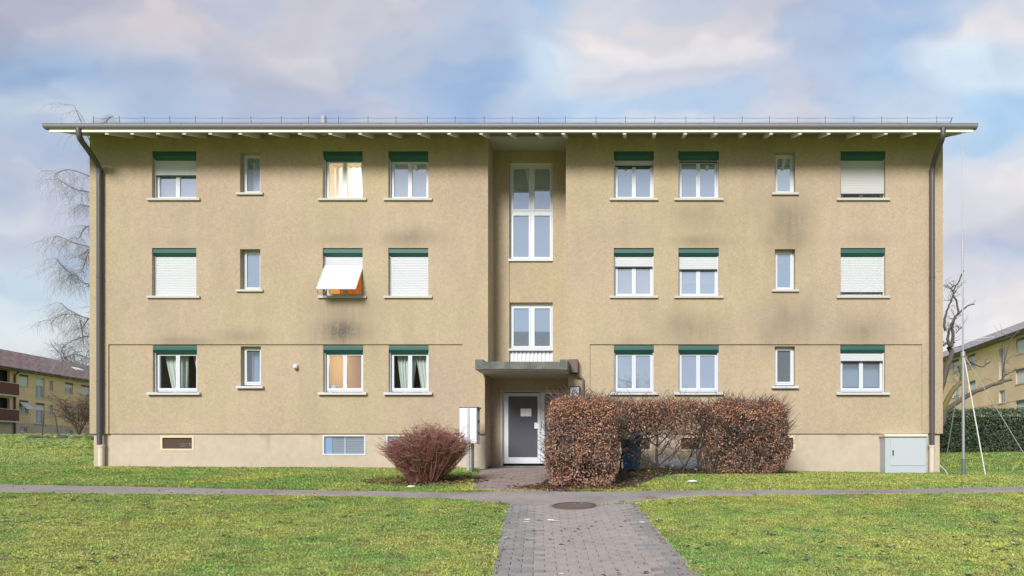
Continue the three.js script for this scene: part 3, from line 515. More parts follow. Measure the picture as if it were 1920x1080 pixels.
{
  const w = sub(house, 'stair_window'), [x0, x1, y0, y1] = stairTop; w.userData.label = 'tall stairwell window of four panes with one tilted open';
  stairWindow(x0, x1, y0 + 0.03, y1 - 0.05, [y0 + 0.03, uy(398.5, ZR - 0.12), y1 - 0.05], true, w);
  mesh('sill', bx(x0 - 0.02, x1 + 0.02, y0 - 0.035, y0 + 0.03, ZR - 0.12, ZR + 0.05), M.sillMetal, w);
  mesh('head', bx(x0, x1, y1 - 0.05, y1, ZR - 0.14, ZR - 0.1), M.fasciaWhite, w);
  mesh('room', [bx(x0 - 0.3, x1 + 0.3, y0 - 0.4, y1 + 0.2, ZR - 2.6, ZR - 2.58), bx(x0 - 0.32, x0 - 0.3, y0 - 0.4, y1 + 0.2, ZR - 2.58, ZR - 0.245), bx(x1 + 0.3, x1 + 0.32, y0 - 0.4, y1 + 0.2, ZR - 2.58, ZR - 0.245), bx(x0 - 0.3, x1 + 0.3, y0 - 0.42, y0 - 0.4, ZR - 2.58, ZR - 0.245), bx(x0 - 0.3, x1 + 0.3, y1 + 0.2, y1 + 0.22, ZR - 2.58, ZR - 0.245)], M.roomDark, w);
}
{
  const w = sub(house, 'stair_window'), [x0, x1, , y1] = stairLow, y0 = uy(656, ZR);
  stairWindow(x0, x1, y0 + 0.03, y1 - 0.05, [y0 + 0.03, y1 - 0.05], false, w);
  mesh('sill', bx(x0 - 0.02, x1 + 0.02, y0 - 0.03, y0 + 0.03, ZR - 0.12, ZR + 0.05), M.sillMetal, w);
  mesh('head', bx(x0, x1, y1 - 0.05, y1, ZR - 0.14, ZR - 0.1), M.fasciaWhite, w);
  const n = 22, pts = []; const R = [];
  for (let i = 0; i < n; i++) { const a = lerp(x0, x1, i / n), b = lerp(x0, x1, (i + 1) / n), f = i % 2; R.push(bx(a, b, stairLow[2] + 0.01, y0 - 0.03, ZR - 0.1, ZR - (f ? 0.03 : 0.055))); }
  mesh('corrugated_panel', R, std({ color: C(0.66, 0.66, 0.70), roughness: 0.6 }), w);
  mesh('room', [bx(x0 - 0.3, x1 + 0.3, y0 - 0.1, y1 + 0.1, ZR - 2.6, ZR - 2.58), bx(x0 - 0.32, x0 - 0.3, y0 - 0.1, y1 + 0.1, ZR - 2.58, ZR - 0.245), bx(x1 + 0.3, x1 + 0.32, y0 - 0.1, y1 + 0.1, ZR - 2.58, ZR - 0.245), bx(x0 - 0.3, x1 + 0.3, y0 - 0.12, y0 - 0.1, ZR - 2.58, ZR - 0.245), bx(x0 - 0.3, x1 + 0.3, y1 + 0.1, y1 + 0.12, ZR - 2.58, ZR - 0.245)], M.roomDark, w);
}
// entrance: canopy, door with side light, step
{
  const cf = 0.92, cx0 = ux(891, cf), cx1 = ux(1064, cf), yb = 2.635, ca = sub(house, 'entrance_canopy');
  mesh('slab', [boxUV(bx(cx0 + 0.2, cx1 - 0.2, yb, 2.829, 0.0, cf)), boxUV(bx(EX0, EX1, yb, 2.829, ZR, 0.0))], M.concrete, ca);
  mesh('end_block', boxUV(bx(cx0, cx0 + 0.2, yb - 0.012, 2.886, 0, cf + 0.003)), M.concrete, ca); mesh('end_block', boxUV(bx(cx1 - 0.2, cx1, yb - 0.012, 2.886, 0, cf + 0.003)), M.concrete, ca);
  mesh('underside', bx(cx0 + 0.03, cx1 - 0.03, yb - 0.022, yb - 0.012, 0.002, cf - 0.03), M.soffit, ca); mesh('underside', bx(EX0 + 0.002, EX1 - 0.002, yb - 0.02, yb - 0.002, ZR + 0.002, 0.0), M.soffit, ca);
  mesh('flashing', bx(cx0, RX0 + 0.03, 2.829, 2.93, 0.002, 0.03), M.zinc, ca);
  const hx = ux(1066, 0.2), hy = uy(673.5, 0.2);
  mesh('rain_head', rbx(hx, ux(1083.5, 0.2), uy(699, 0.2), hy, 0.004, 0.24, 0.012), std({ color: C(0.150, 0.120, 0.105), roughness: 0.85 }), ca);
  const g = new THREE.TubeGeometry(new THREE.CatmullRomCurve3([[ux(1078, 0.12), uy(700, 0.12), 0.12], [ux(1080, 0.1), uy(704, 0.1), 0.1], [ux(1088, 0.06), uy(706, 0.06), 0.06], [ux(1093, 0.06), uy(710, 0.06), 0.06], [ux(1093.5, 0.06), uy(740, 0.06), 0.06], [ux(1093.5, 0.06), uy(810, 0.06), 0.06], [ux(1093.5, 0.03), -0.1, 0.03]].map((p) => new THREE.Vector3(...p)), false, 'catmullrom', 0.1), 40, 0.034, 8);
  mesh('drain_pipe', g, std({ color: C(0.17, 0.125, 0.11), roughness: 0.7 }), ca);
  const dr = sub(house, 'entrance_door'), [x0, x1, , y1] = doorOp, z = ZR - 0.06, yS = 0.10;
  mesh('surround', [bx(x0 + 0.002, x0 + 0.07, yS, y1 - 0.002, ZR - 0.16, ZR + 0.02), bx(x1 - 0.07, x1 - 0.002, yS, y1 - 0.002, ZR - 0.16, ZR + 0.02), bx(x0 + 0.07, x1 - 0.07, y1 - 0.06, y1 - 0.002, ZR - 0.16, ZR + 0.02)], M.doorFrame, dr);
  const L = ux(946, z), Rr = ux(1013, z), top = uy(737, z), bot = uy(869, z), m2 = ux(1021, z), R2 = x1 - 0.07;
  mesh('door_leaf', [bx(L, ux(953, z), bot, top, z - 0.05, z), bx(ux(1008, z), Rr, bot, top, z - 0.05, z), bx(ux(953, z), ux(1008, z), top - 0.09, top, z - 0.05, z), bx(ux(953, z), ux(1008, z), bot, uy(857.5, z), z - 0.05, z)], M.whiteFrame, dr);
  mesh('door_glass', bx(ux(953, z), ux(1008, z), uy(857.5, z), top - 0.09, z - 0.03, z - 0.02), M.doorGlass, dr);
  mesh('door_post', bx(Rr + 0.008, m2, bot, top + 0.02, z - 0.06, z + 0.01), M.whiteFrame, dr); mesh('door_head', [bx(x0 + 0.07, R2, top + 0.02, y1 - 0.06, z - 0.06, z - 0.012), bx(x0 + 0.07, L - 0.004, bot, top + 0.02, z - 0.06, z - 0.012)], M.aluminium, dr);
  mesh('side_light', bx(m2, R2 - 0.05, bot + 0.12, top - 0.03, z - 0.03, z - 0.02), M.doorGlass, dr);
  mesh('side_light_frame', [bx(R2 - 0.05, R2, bot, top + 0.02, z - 0.05, z), bx(m2, R2 - 0.05, bot, bot + 0.12, z - 0.05, z), bx(m2, R2 - 0.05, top - 0.03, top + 0.02, z - 0.05, z)], M.whiteFrame, dr);
  mesh('notice', bx(ux(976, z), ux(996, z), uy(780.5, z), uy(766, z), z - 0.02, z - 0.016), M.paper, dr); mesh('lock_plate', bx(ux(1002, z), ux(1012, z), uy(803.5, z), uy(792.5, z), z, z + 0.012), M.paper, dr); mesh('handle', [rbx(ux(1012, z), ux(1015, z), uy(806, z), uy(790, z), z + 0.02, z + 0.045, 0.006), bx(ux(1012.5, z), ux(1014, z), uy(799, z), uy(797, z), z, z + 0.025)], M.steel, dr);
  mesh('lock', rbx(ux(1012, z), ux(1014, z), uy(812.5, z), uy(810, z), z, z + 0.012, 0.005), M.black, dr); mesh('bell_button', [rbx(ux(1014.5, z), ux(1016, z), uy(843, z), uy(838.5, z), z + 0.012, z + 0.022, 0.004), rbx(ux(1017.5, z), ux(1019, z), uy(842, z), uy(838.5, z), z + 0.012, z + 0.022, 0.004)], M.black, dr);
  mesh('back_panel', bx(x0, x1, yS, y1, ZR - 0.24, ZR - 0.2), M.roomDark, dr);
  mesh('door_step', boxUV(bx(EX0 + 0.01, EX1 - 0.01, -0.6, 0.095, ZR + 0.004, ZR + 0.42)), M.concrete, house);
  mesh('doorway_threshold', boxUV(bx(x0, x1, -0.3, 0.10, ZR - 0.2, ZR + 0.004)), M.concrete, house);
}
// roof with eaves
{
  const zE = 0.93, yE = 9.02, sl = 0.364, zr = -5.2, yr = yE + (zE - zr) * sl, th = 0.11, rx0 = ux(83, 0.95), rx1 = ux(1832, 0.95);
  const roof = mesh('roof', prismX([[zE, yE], [zr, yr], [2 * zr - zE, yE], [2 * zr - zE, yE - th], [zr, yr - th], [zE, yE - th]], rx0, rx1), M.tiles, house);
  const soff = prismX([[zE - 0.06, yE - th - 0.002 + 0.06 * sl], [-0.25, yE - th - 0.002 + (zE + 0.25) * sl], [-0.25, yE - th - 0.022 + (zE + 0.25) * sl], [zE - 0.06, yE - th - 0.022 + 0.06 * sl]], rx0 + 0.05, rx1 - 0.05);
  mesh('eaves_boarding', soff, std({ color: C(0.36, 0.32, 0.28), roughness: 0.85 }), roof);
  const rp = [200, 247.5, 296, 345, 394, 450, 507, 562, 619, 675, 731, 786, 842, 902, 955, 1007, 1056, 1114, 1171, 1227, 1285, 1342, 1396, 1446, 1500, 1554, 1609, 1661, 1715];
  for (const px of rp) { const x = ux(px, 0.92), yt = yE - th - 0.022; mesh('rafter', prismX([[0.92, yt + (zE - 0.92) * sl], [-0.2, yt + (zE + 0.2) * sl], [-0.2, yt + (zE + 0.2) * sl - 0.10], [0.92, yt + (zE - 0.92) * sl - 0.10]], x - 0.045, x + 0.045), M.roofWood, roof); }
  mesh('fascia_board', bx(ux(97, 0.87), ux(1822, 0.87), 8.84, 8.97, 0.925, 0.95), M.fasciaWhite, roof);
  // half round gutter
  const gp = [], n = 12, r = 0.078, gz = 0.965, gyc = 9.005; for (let i = 0; i <= n; i++) { const a = Math.PI + i / n * Math.PI; gp.push([gz + Math.cos(a) * r, gyc + Math.sin(a) * r * 1.15]); } gp.push([gz + r + 0.012, gyc + 0.008], [gz + r + 0.004, gyc + 0.022], [gz + r - 0.008, gyc + 0.004]); for (let i = n; i >= 0; i--) { const a = Math.PI + i / n * Math.PI; gp.push([gz + Math.cos(a) * (r - 0.006), gyc + Math.sin(a) * (r - 0.006) * 1.15 + 0.004]); }
  mesh('gutter', prismX(gp, ux(84, 0.95), ux(1831, 0.95)), M.zinc, roof);
  for (let px = 120; px < 1830; px += 74.5) mesh('gutter_bracket', prismX([[gz - r, gyc], [gz - 0.05, gyc - 0.075], [gz, gyc - 0.098], [gz + 0.05, gyc - 0.075], [gz + r + 0.016, gyc + 0.02], [gz + r + 0.008, gyc + 0.024], [gz, gyc - 0.085]], ux(px, 0.96) - 0.014, ux(px, 0.96) + 0.014), M.zinc, roof);
  // the row of eaves tiles that shows above the gutter
  const bumps = []; for (let x = rx0 + 0.1; x < rx1; x += 0.24) { const g = new THREE.CylinderGeometry(0.052, 0.052, 0.5, 7, 1, false, -Math.PI / 2, Math.PI); g.rotateX(Math.PI / 2); g.rotateX(Math.atan(sl)); g.translate(x, yE + 0.085, zE - 0.235); bumps.push(boxUV(clean(g))); }
  mesh('eaves_tiles', bumps, M.tiles, roof);
  const sp = [175, 225, 272, 320, 368, 417, 472, 527, 579, 635, 690, 743, 801, 853, 908, 960, 1010, 1060, 1117, 1172, 1227, 1286, 1339, 1391, 1443, 1495, 1547, 1601, 1653, 1702, 1756];
  const zs = 0.35, ys = yE + (zE - zs) * sl, pm = std({ color: C(0.05, 0.05, 0.055), roughness: 0.6, metalness: 0.3 }), Rn = rng(4);
  for (const px of sp) { const x = ux(px, zs), T = new Twigs(), lean = (Rn() - 0.5) * 0.04; T.path([[x, ys - 0.02, zs], [x + lean, ys + 0.32, zs + 0.02]], 0.008, 0.006, 5); mesh('snow_guard_post', T.geo(), pm, roof); }
  for (const h of [0.17, 0.28]) { const T = new Twigs(); for (let i = 0; i < sp.length - 1; i++) T.path([[ux(sp[i], zs), ys + h, zs], [ux((sp[i] + sp[i + 1]) / 2, zs), ys + h - 0.012, zs], [ux(sp[i + 1], zs), ys + h, zs]], 0.004, 0.004, 4); T.path([[ux(1756, zs), ys + h, zs], [ux(1783, zs), ys + h, zs]], 0.005, 0.005, 4); mesh('snow_guard_wire', T.geo(), pm, roof); }
  { const T = new Twigs(), x = ux(1779, zs); T.path([[x, ys - 0.03, zs], [x + 0.09, ys + 0.3, zs]], 0.013, 0.011, 5); mesh('snow_guard_post', T.geo(), pm, roof); }
  mesh('roof_vent', new THREE.CylinderGeometry(0.07, 0.07, 0.5, 12).translate(ux(607, 0.1), yE + (zE - 0.1) * sl + 0.1, 0.1), std({ color: C(0.40, 0.40, 0.42), roughness: 0.6 }), roof);
}
// downpipes
for (const s of [0, 1]) {
  const xa = ux(s ? 1768 : 148, 0.95), xb = ux(s ? 1748 : 186, 0.1), p = sub(house, 'downpipe');
  const pts = [[xa, 8.95, 0.95], [xa, 8.80, 0.95], [xa, 8.70, 0.92], [lerp(xa, xb, 0.5), 8.50, 0.5], [xb, 8.30, 0.14], [xb, 8.16, 0.095], [xb, 7.9, 0.09], [xb, 5, 0.09], [xb, uy(813, 0.09), 0.09]].map((q) => new THREE.Vector3(...q));
  mesh('pipe', new THREE.TubeGeometry(new THREE.CatmullRomCurve3(pts, false, 'centripetal'), 90, 0.07, 12), M.pipe, p);
  mesh('pipe_foot', new THREE.CylinderGeometry(0.066, 0.066, uy(813) - uy(833) + 0.02, 12).translate(xb, (uy(813) + uy(833)) / 2, 0.085), M.pipe, p);
  const lx = ux(s ? 1747 : 189.5, 0.05), yb = gy(lx, 0.05); mesh('standpipe', new THREE.CylinderGeometry(0.074, 0.074, uy(833) - yb + 0.2, 14).translate(lx, (uy(833) + yb - 0.2) / 2, 0.04), M.pipeCream, p);
  mesh('standpipe_collar', new THREE.CylinderGeometry(0.084, 0.084, 0.07, 14).translate(lx, uy(836), 0.04), M.pipeCream, p);
  for (const py of [520, 300 + 20, 715]) mesh('pipe_clip', new THREE.CylinderGeometry(0.078, 0.078, 0.035, 12).translate(xb, uy(py, 0.09), 0.09), M.pipe, p);
}
mesh('outdoor_sensor', [rbx(ux(549.5, 0.04), ux(557, 0.04), uy(691, 0.04), uy(683, 0.04), -0.034, 0.055, 0.02), new THREE.SphereGeometry(0.045, 12, 8).translate(ux(553, 0.05), uy(689, 0.05), 0.05)], M.whiteFrame, house);
// ---------------------------------------------------------------- curtains, lamps and things at the windows
function curtain(label, x0, x1, yTop, yBot, z, m, o = {}) {              // a hanging cloth with folds; o.left / o.right move its edges on the way down
  const n = o.n ?? 60, k = 14, P = [], U = [], I = [], R = rng(o.seed ?? 1), f = o.folds ?? 9, ph = R() * 6;
  for (let j = 0; j <= k; j++) for (let i = 0; i <= n; i++) {
    const v = j / k, u = i / n, a = x0 + (o.left ? o.left(v) : 0), b = x1 + (o.right ? o.right(v) : 0), w = 0.022 * Math.sin(u * f * 6.283 + ph + 0.5 * Math.sin(v * 3 + u * 5)) + 0.008 * Math.sin(u * f * 14.1 + v * 2);
    P.push(lerp(a, b, u), lerp(yTop, yBot, v), z + w * (o.amp ?? 1)); U.push(u, v);
  }
  for (let j = 0; j < k; j++) for (let i = 0; i < n; i++) { const a = j * (n + 1) + i; I.push(a, a + n + 1, a + 1, a + 1, a + n + 1, a + n + 2); }
  const g = new THREE.BufferGeometry(); g.setAttribute('position', new THREE.Float32BufferAttribute(P, 3)); g.setAttribute('uv', new THREE.Float32BufferAttribute(U, 2)); g.setIndex(I); g.computeVertexNormals();
  return tag(mesh('curtain', g, m), label, 'curtain', o.group);
}
const net = curtainMat(0.82, 0.83, 0.85, 0.3), sheer = curtainMat(0.80, 0.80, 0.80, 0.6), greenish = curtainMat(0.62, 0.70, 0.64, 0.25), orange = curtainMat(0.85, 0.34, 0.06, 0.5), cream = curtainMat(0.86, 0.85, 0.82, 0.55);
{
  const zc = -0.36; let [x0, x1, y0, y1] = op('a', 0); curtain('white net curtain behind the half shuttered top left corner window', x0 + 0.12, x1 + 0.1, y1, y0 - 0.2, zc, net, { seed: 2, folds: 11 });
  [x0, x1, y0, y1] = op('c', 0); curtain('white curtain glowing in the brightly lit top floor window', x0 + 0.13, x1 + 0.15, y1 - 0.28, y0 - 0.2, zc - 0.05, cream, { seed: 3, folds: 7 });
  [x0, x1, y0, y1] = op('d', 0); curtain('pale net curtain in the top floor window beside the lit one', x0 + 0.12, x1 + 0.1, y1 - 0.05, y0 - 0.2, zc, net, { seed: 4, folds: 12 });
  [x0, x1, y0, y1] = op('b', 0); curtain('lilac white blind cloth in the narrow top floor window at the left', x0 + 0.17, x1 + 0.15, y1 + 0.05, y0 - 0.2, zc, curtainMat(0.66, 0.66, 0.80, 0.2), { seed: 14, folds: 3 });
  [x0, x1, y0, y1] = op('a', 2); curtain('greenish white curtain gathered to a point in the lower left corner window', x0 + 0.05, x0 + 0.78, y1, y0 - 0.05, zc, greenish, { seed: 5, folds: 6, left: (v) => 0.30 * v, right: (v) => -0.04 * v });
  curtain('greenish white curtain tied back to the right in the lower left corner window', x1 - 0.36, x1 + 0.2, y1, y0 - 0.05, zc, greenish, { seed: 6, folds: 5, left: (v) => 0.30 * v });
  [x0, x1, y0, y1] = op('d', 2); curtain('left half of the green grey curtains in the ground floor window above the round shrub', x0 + 0.10, x0 + 0.70, y1, y0 - 0.05, zc, greenish, { seed: 7, folds: 6, left: (v) => 0.16 * v, right: (v) => -0.14 * v });
  curtain('right half of the green grey curtains in the ground floor window above the round shrub', x0 + 0.62, x1 + 0.18, y1, y0 - 0.05, zc, greenish, { seed: 8, folds: 7, left: (v) => 0.22 * v });
  [x0, x1, y0, y1] = op('e', 1); curtain('white lace curtain in the middle floor window right of the stairwell', x0 - 0.05, x1 + 0.05, y1, y0 - 0.2, zc, net, { seed: 9, folds: 11, amp: 0.7 });
  [x0, x1, y0, y1] = op('f', 1); curtain('short white valance in the second middle floor window right of the stairwell', x0 - 0.05, x1 + 0.05, y1, y0 + 0.46, zc, net, { seed: 10, folds: 8, amp: 0.6 });
  [x0, x1, y0, y1] = op('c', 1); curtain('orange curtain lit from inside under the pushed out shutter', x0 + 0.32, x1 + 0.1, y1, y0 - 0.1, zc, orange, { seed: 11, folds: 8 });
  [x0, x1, y0, y1] = op('e', 0); curtain('thin white curtain edge drawn aside in the top window right of the stairwell', x0 + 0.3, x0 + 0.4, y1, y0 - 0.1, zc, net, { seed: 12, folds: 2, n: 20, left: (v) => 0.17 * v, right: (v) => 0.16 * v });
  [x0, x1, y0, y1] = op('h', 2); curtain('grey blind behind the half shuttered lower right corner window', x0 - 0.02, x1 + 0.02, y0 + 0.86, y0 + 0.2, zc, curtainMat(0.24, 0.29, 0.32, 0.1), { seed: 13, folds: 1, amp: 0.15 });
  [x0, x1, y0, y1] = op('b', 2); curtain('blue grey cloth in the narrow ground floor window at the left', x0 + 0.14, x1 + 0.12, y1 + 0.05, y0 - 0.2, zc, curtainMat(0.30, 0.38, 0.45, 0.1), { seed: 15, folds: 3 });
}
function lamp(x, y, z, label, col, power, r = 0.14) {
  const o = thing('ceiling_lamp', label, 'lamp', 'lamps lit indoors', [x, y, z]);
  mesh('shade', new THREE.SphereGeometry(r, 16, 12).scale(1, 0.7, 1), std({ color: C(0.8, 0.75, 0.6), emissive: col, emissiveIntensity: 0.9 }), o);
  mesh('rod', new THREE.CylinderGeometry(0.012, 0.012, 0.16, 8).translate(0, r * 0.7 + 0.06, 0), M.black, o);
  const p = new THREE.PointLight(col, power, 0, 2); p.position.set(0, -r * 0.7 - 0.05, 0); p.castShadow = true; p.shadow.radius = 5; o.add(p); p.name = 'lamp_light';
}
{
  let [x0, x1, y0, y1] = op('c', 0); lamp(x1 - 0.22, y1 - 0.42, -1.0, 'lit lamp shining through the curtain of the top floor window', C(1, 0.93, 0.80), 2.6);
  [x0, x1, y0, y1] = op('c', 2); lamp((x0 + x1) / 2 + 0.2, y1 - 0.0, -1.7, 'lit lamp in the yellow ground floor room', C(1, 0.78, 0.44), 1.9);
  [x0, x1, y0, y1] = op('c', 1); lamp((x0 + x1) / 2 + 0.2, y1 - 0.2, -1.4, 'lit lamp behind the orange curtain', C(1, 0.72, 0.40), 1.6);
  [x0, x1, y0, y1] = op('c', 2);
  const pot = thing('flower_pot', 'white pot standing inside the lit ground floor window', 'pot', null, [ux(626, -0.35), y0 + 0.03, -0.36]);
  mesh('pot', new THREE.LatheGeometry([[0.001, 0], [0.075, 0], [0.105, 0.17], [0.112, 0.17], [0.112, 0.2], [0.1, 0.2], [0.09, 0.16], [0.001, 0.15]].map((p) => new THREE.Vector2(...p)), 20), std({ color: C(0.75, 0.78, 0.78), roughness: 0.4 }), pot);
  mesh('soil', new THREE.CylinderGeometry(0.09, 0.09, 0.01, 16).translate(0, 0.165, 0), M.soil, pot);
  const pc = thing('kitchen_cupboard', 'wooden wall cupboard inside the lit ground floor room', 'cupboard', null, [x1 - 0.1, y1 - 0.75, -3.2]);
  mesh('carcass', bx(-0.5, 0.3, 0, 0.7, -0.2, 0.1), std({ color: C(0.42, 0.24, 0.10), roughness: 0.6 }), pc); mesh('door', bx(-0.48, -0.11, 0.02, 0.68, 0.1, 0.12), std({ color: C(0.48, 0.28, 0.12), roughness: 0.6 }), pc); mesh('door', bx(-0.09, 0.28, 0.02, 0.68, 0.1, 0.12), std({ color: C(0.48, 0.28, 0.12), roughness: 0.6 }), pc);
}

// ---------------------------------------------------------------- things by the entrance
{ // house number
  const z = 0.03, x0 = ux(1068, z), x1 = ux(1088, z), y0 = uy(745, z), y1 = uy(724.5, z), o = thing('house_number_sign', 'square white house number box with black frame beside the entrance', 'sign', null, [(x0 + x1) / 2, (y0 + y1) / 2, 0]);
  const w = (x1 - x0) / 2, h = (y1 - y0) / 2, b = 0.028;
  mesh('case', rbx(-w, w, -h, h, 0.002, 0.06, 0.012), M.black, o);
  const cv = document.createElement('canvas'); cv.width = cv.height = 128; const c = cv.getContext('2d'); c.fillStyle = '#eef1f6'; c.fillRect(0, 0, 128, 128); c.fillStyle = '#20242c'; c.font = 'bold 50px sans-serif'; c.textAlign = 'center'; c.textBaseline = 'middle'; c.fillText('172', 62, 66);
  const t = new THREE.CanvasTexture(cv); t.colorSpace = THREE.SRGBColorSpace;
  const g = new THREE.PlaneGeometry(2 * (w - b), 2 * (h - b)); g.translate(-0.006, 0, 0.0625); mesh('number_plate', g, std({ map: t, roughness: 0.4 }), o);
}
{ // letter boxes on a post
  const z = 1.2, x0 = ux(861, z), x1 = ux(893, z), y0 = uy(831.5, z), y1 = uy(762, z), px = ux(878, z), gyy = gy(px, z - 0.1), o = thing('letter_box_stand', 'white letter box unit seen from behind on a grey steel post', 'letter box', null, [px, gyy, z]);
  const X0 = x0 - px, X1 = x1 - px, Y0 = y0 - gyy, Y1 = y1 - gyy;
  mesh('box', rbx(X0, X1, Y0, Y1 - 0.03, -0.42, -0.03, 0.01), std({ color: C(0.74, 0.75, 0.77), roughness: 0.5 }), o);
  mesh('lid', rbx(X0 - 0.02, X1 + 0.035, Y1 - 0.03, Y1, -0.46, -0.01, 0.01), std({ color: C(0.24, 0.24, 0.25), roughness: 0.6 }), o);
  mesh('strip', bx(-0.03, 0.035, Y0 + 0.05, Y1 - 0.035, -0.03, -0.018), M.steel, o);
  mesh('post', [bx(-0.035, 0.04, -0.15, Y0 + 0.1, -0.028, 0.045)], M.steel, o); mesh('post', [bx(0.01, 0.085, -0.15, Y0 + 0.02, -0.30, -0.22)], M.steel, o);
  for (let k = 0; k < 3; k++) mesh('name_holder', rbx(X1, X1 + 0.02, Y0 + 0.25 + k * 0.3, Y0 + 0.31 + k * 0.3, -0.3, -0.2, 0.005), M.black, o);
}
{ // switch cabinet
  const z = 0.34, x0 = ux(1659, z), x1 = ux(1739, z), y1 = uy(814, z), gx = (x0 + x1) / 2, yb = gy(gx, 0.2) - 0.06, o = thing('utility_cabinet', 'pale grey metal utility cabinet standing against the plinth at the right corner', 'cabinet', null, [gx, yb, 0.14]);
  const w = (x1 - x0) / 2, H = y1 - yb, pale = std({ color: C(0.43, 0.465, 0.50), roughness: 0.5 }), d0 = -0.2, d1 = 0.2;
  mesh('body', rbx(-w + 0.01, w - 0.02, 0, H - 0.06, d0, d1, 0.015), pale, o);
  mesh('lid', rbx(-w - 0.02, w, H - 0.075, H, d0 - 0.004, d1 + 0.05, 0.02), std({ color: C(0.66, 0.61, 0.53), roughness: 0.6 }), o);
  mesh('door', rbx(-w + 0.15, w - 0.06, 0.28, H - 0.11, d1, d1 + 0.014, 0.006), std({ color: C(0.45, 0.485, 0.52), roughness: 0.5 }), o);
  mesh('lower_panel', rbx(-w + 0.15, w - 0.06, 0.04, 0.265, d1, d1 + 0.01, 0.005), pale, o);
  mesh('handle', rbx(-w + 0.2, -w + 0.235, 0.55, 0.7, d1 + 0.014, d1 + 0.03, 0.008), M.darkBar, o);
  mesh('corner_post', bx(-w + 0.125, -w + 0.14, 0.02, H - 0.08, d1, d1 + 0.012), M.aluminium, o);
}
{ // manhole
  const [x, z] = hit(1077, 949.5), r = 0.385, o = thing('manhole_cover', 'round rusty brown manhole cover let into the path crossing', 'manhole cover', null, [x, gy(x, z) + 0.006, z]); o.rotation.x = Math.atan((gy(x, z - 0.3) - gy(x, z + 0.3)) / 0.6);
  const iron = std({ color: C(0.105, 0.075, 0.066), roughness: 0.85 }), rim = std({ color: C(0.085, 0.062, 0.055), roughness: 0.85 });
  mesh('rim', new THREE.LatheGeometry([[r - 0.05, -0.02], [r - 0.05, 0.012], [r - 0.045, 0.016], [r, 0.014], [r + 0.005, -0.02]].map((p) => new THREE.Vector2(...p)), 48), rim, o);
  mesh('cover', new THREE.CylinderGeometry(r - 0.062, r - 0.062, 0.02, 48), iron, o);
  const rb = []; for (let i = -6; i <= 6; i++) for (let j = -6; j <= 6; j++) { if (Math.hypot(i, j) * 0.046 > r - 0.1) continue; const g = new THREE.BoxGeometry(0.028, 0.008, 0.028); g.translate(i * 0.046, 0.0135, j * 0.046); rb.push(g); } mesh('raised_pattern', rb, std({ color: C(0.15, 0.11, 0.095), roughness: 0.8 }), o);
  mesh('kerb_ring', new THREE.LatheGeometry([[r + 0.005, -0.02], [r + 0.005, 0.006], [r + 0.07, 0.004], [r + 0.075, -0.02]].map((p) => new THREE.Vector2(...p)), 48), std({ color: C(0.22, 0.185, 0.14), roughness: 0.95 }), o);
}
{ // aerial mast with stays
  const z = 0.75, b = hit(1807, 893), X = ux(1806.5, b[1]), Z = b[1], Y = gy(X, Z), o = thing('aerial_mast', 'tall thin steel aerial mast held by white stays beside the right corner', 'mast', null, [X, Y, Z]), k = (py) => uy(py, Z) - Y;
  const T = (p, r0, r1, s = 8) => { const t = new Twigs(); t.path(p, r0, r1, s); return t.geo(); };
  mesh('sleeve', T([[0, -0.1, 0], [0, k(860), 0]], 0.05, 0.05, 12), std({ color: C(0.16, 0.18, 0.20), roughness: 0.5, metalness: 0.4 }), o);
  mesh('lower_tube', T([[0, k(860), 0], [-0.012, k(660), 0]], 0.036, 0.034, 10), M.steel, o); mesh('middle_tube', T([[-0.012, k(660), 0], [-0.025, k(450), 0]], 0.022, 0.018, 8), M.steel, o); mesh('top_rod', T([[-0.025, k(450), 0], [-0.03, k(243), 0]], 0.012, 0.006, 6), M.steel, o);
  const cy = k(664), wm = std({ color: C(0.68, 0.67, 0.64), roughness: 0.6 }), end = (px, py) => { const e = hit(px, py); return [e[0] - X, gy(e[0], e[1]) - Y, e[1] - Z]; };
  mesh('stay', T([[0, cy, 0], end(1848, 893)], 0.016, 0.016, 6), wm, o); mesh('stay', T([[0, cy, 0], end(1940, 884)], 0.011, 0.011, 6), wm, o); mesh('stay', T([[0, cy, 0], end(1769.5, 889)], 0.012, 0.012, 6), M.steel, o);
  mesh('collar', new THREE.CylinderGeometry(0.055, 0.055, 0.12, 10).translate(-0.01, cy, 0), M.steel, o);
  mesh('dipole', T([[0, k(637), 0], [0.35, k(635), 0.05], [0.72, k(633), 0.1]], 0.007, 0.006, 5), wm, o); mesh('dipole', T([[0, k(639), 0], [0.3, k(637), -0.1], [0.6, k(635), -0.2]], 0.006, 0.005, 5), wm, o);
  mesh('anchor_rod', T([[-0.66, 0.30, 0.1], [-0.5, 0.16, 0.06], [-0.4, 0.02, 0.04]], 0.012, 0.012, 6), wm, o); mesh('anchor_hook', T([[-0.43, 0.03, 0.05], [-0.38, 0.01, 0.05], [-0.36, 0.08, 0.05]], 0.016, 0.012, 6), M.black, o);
}
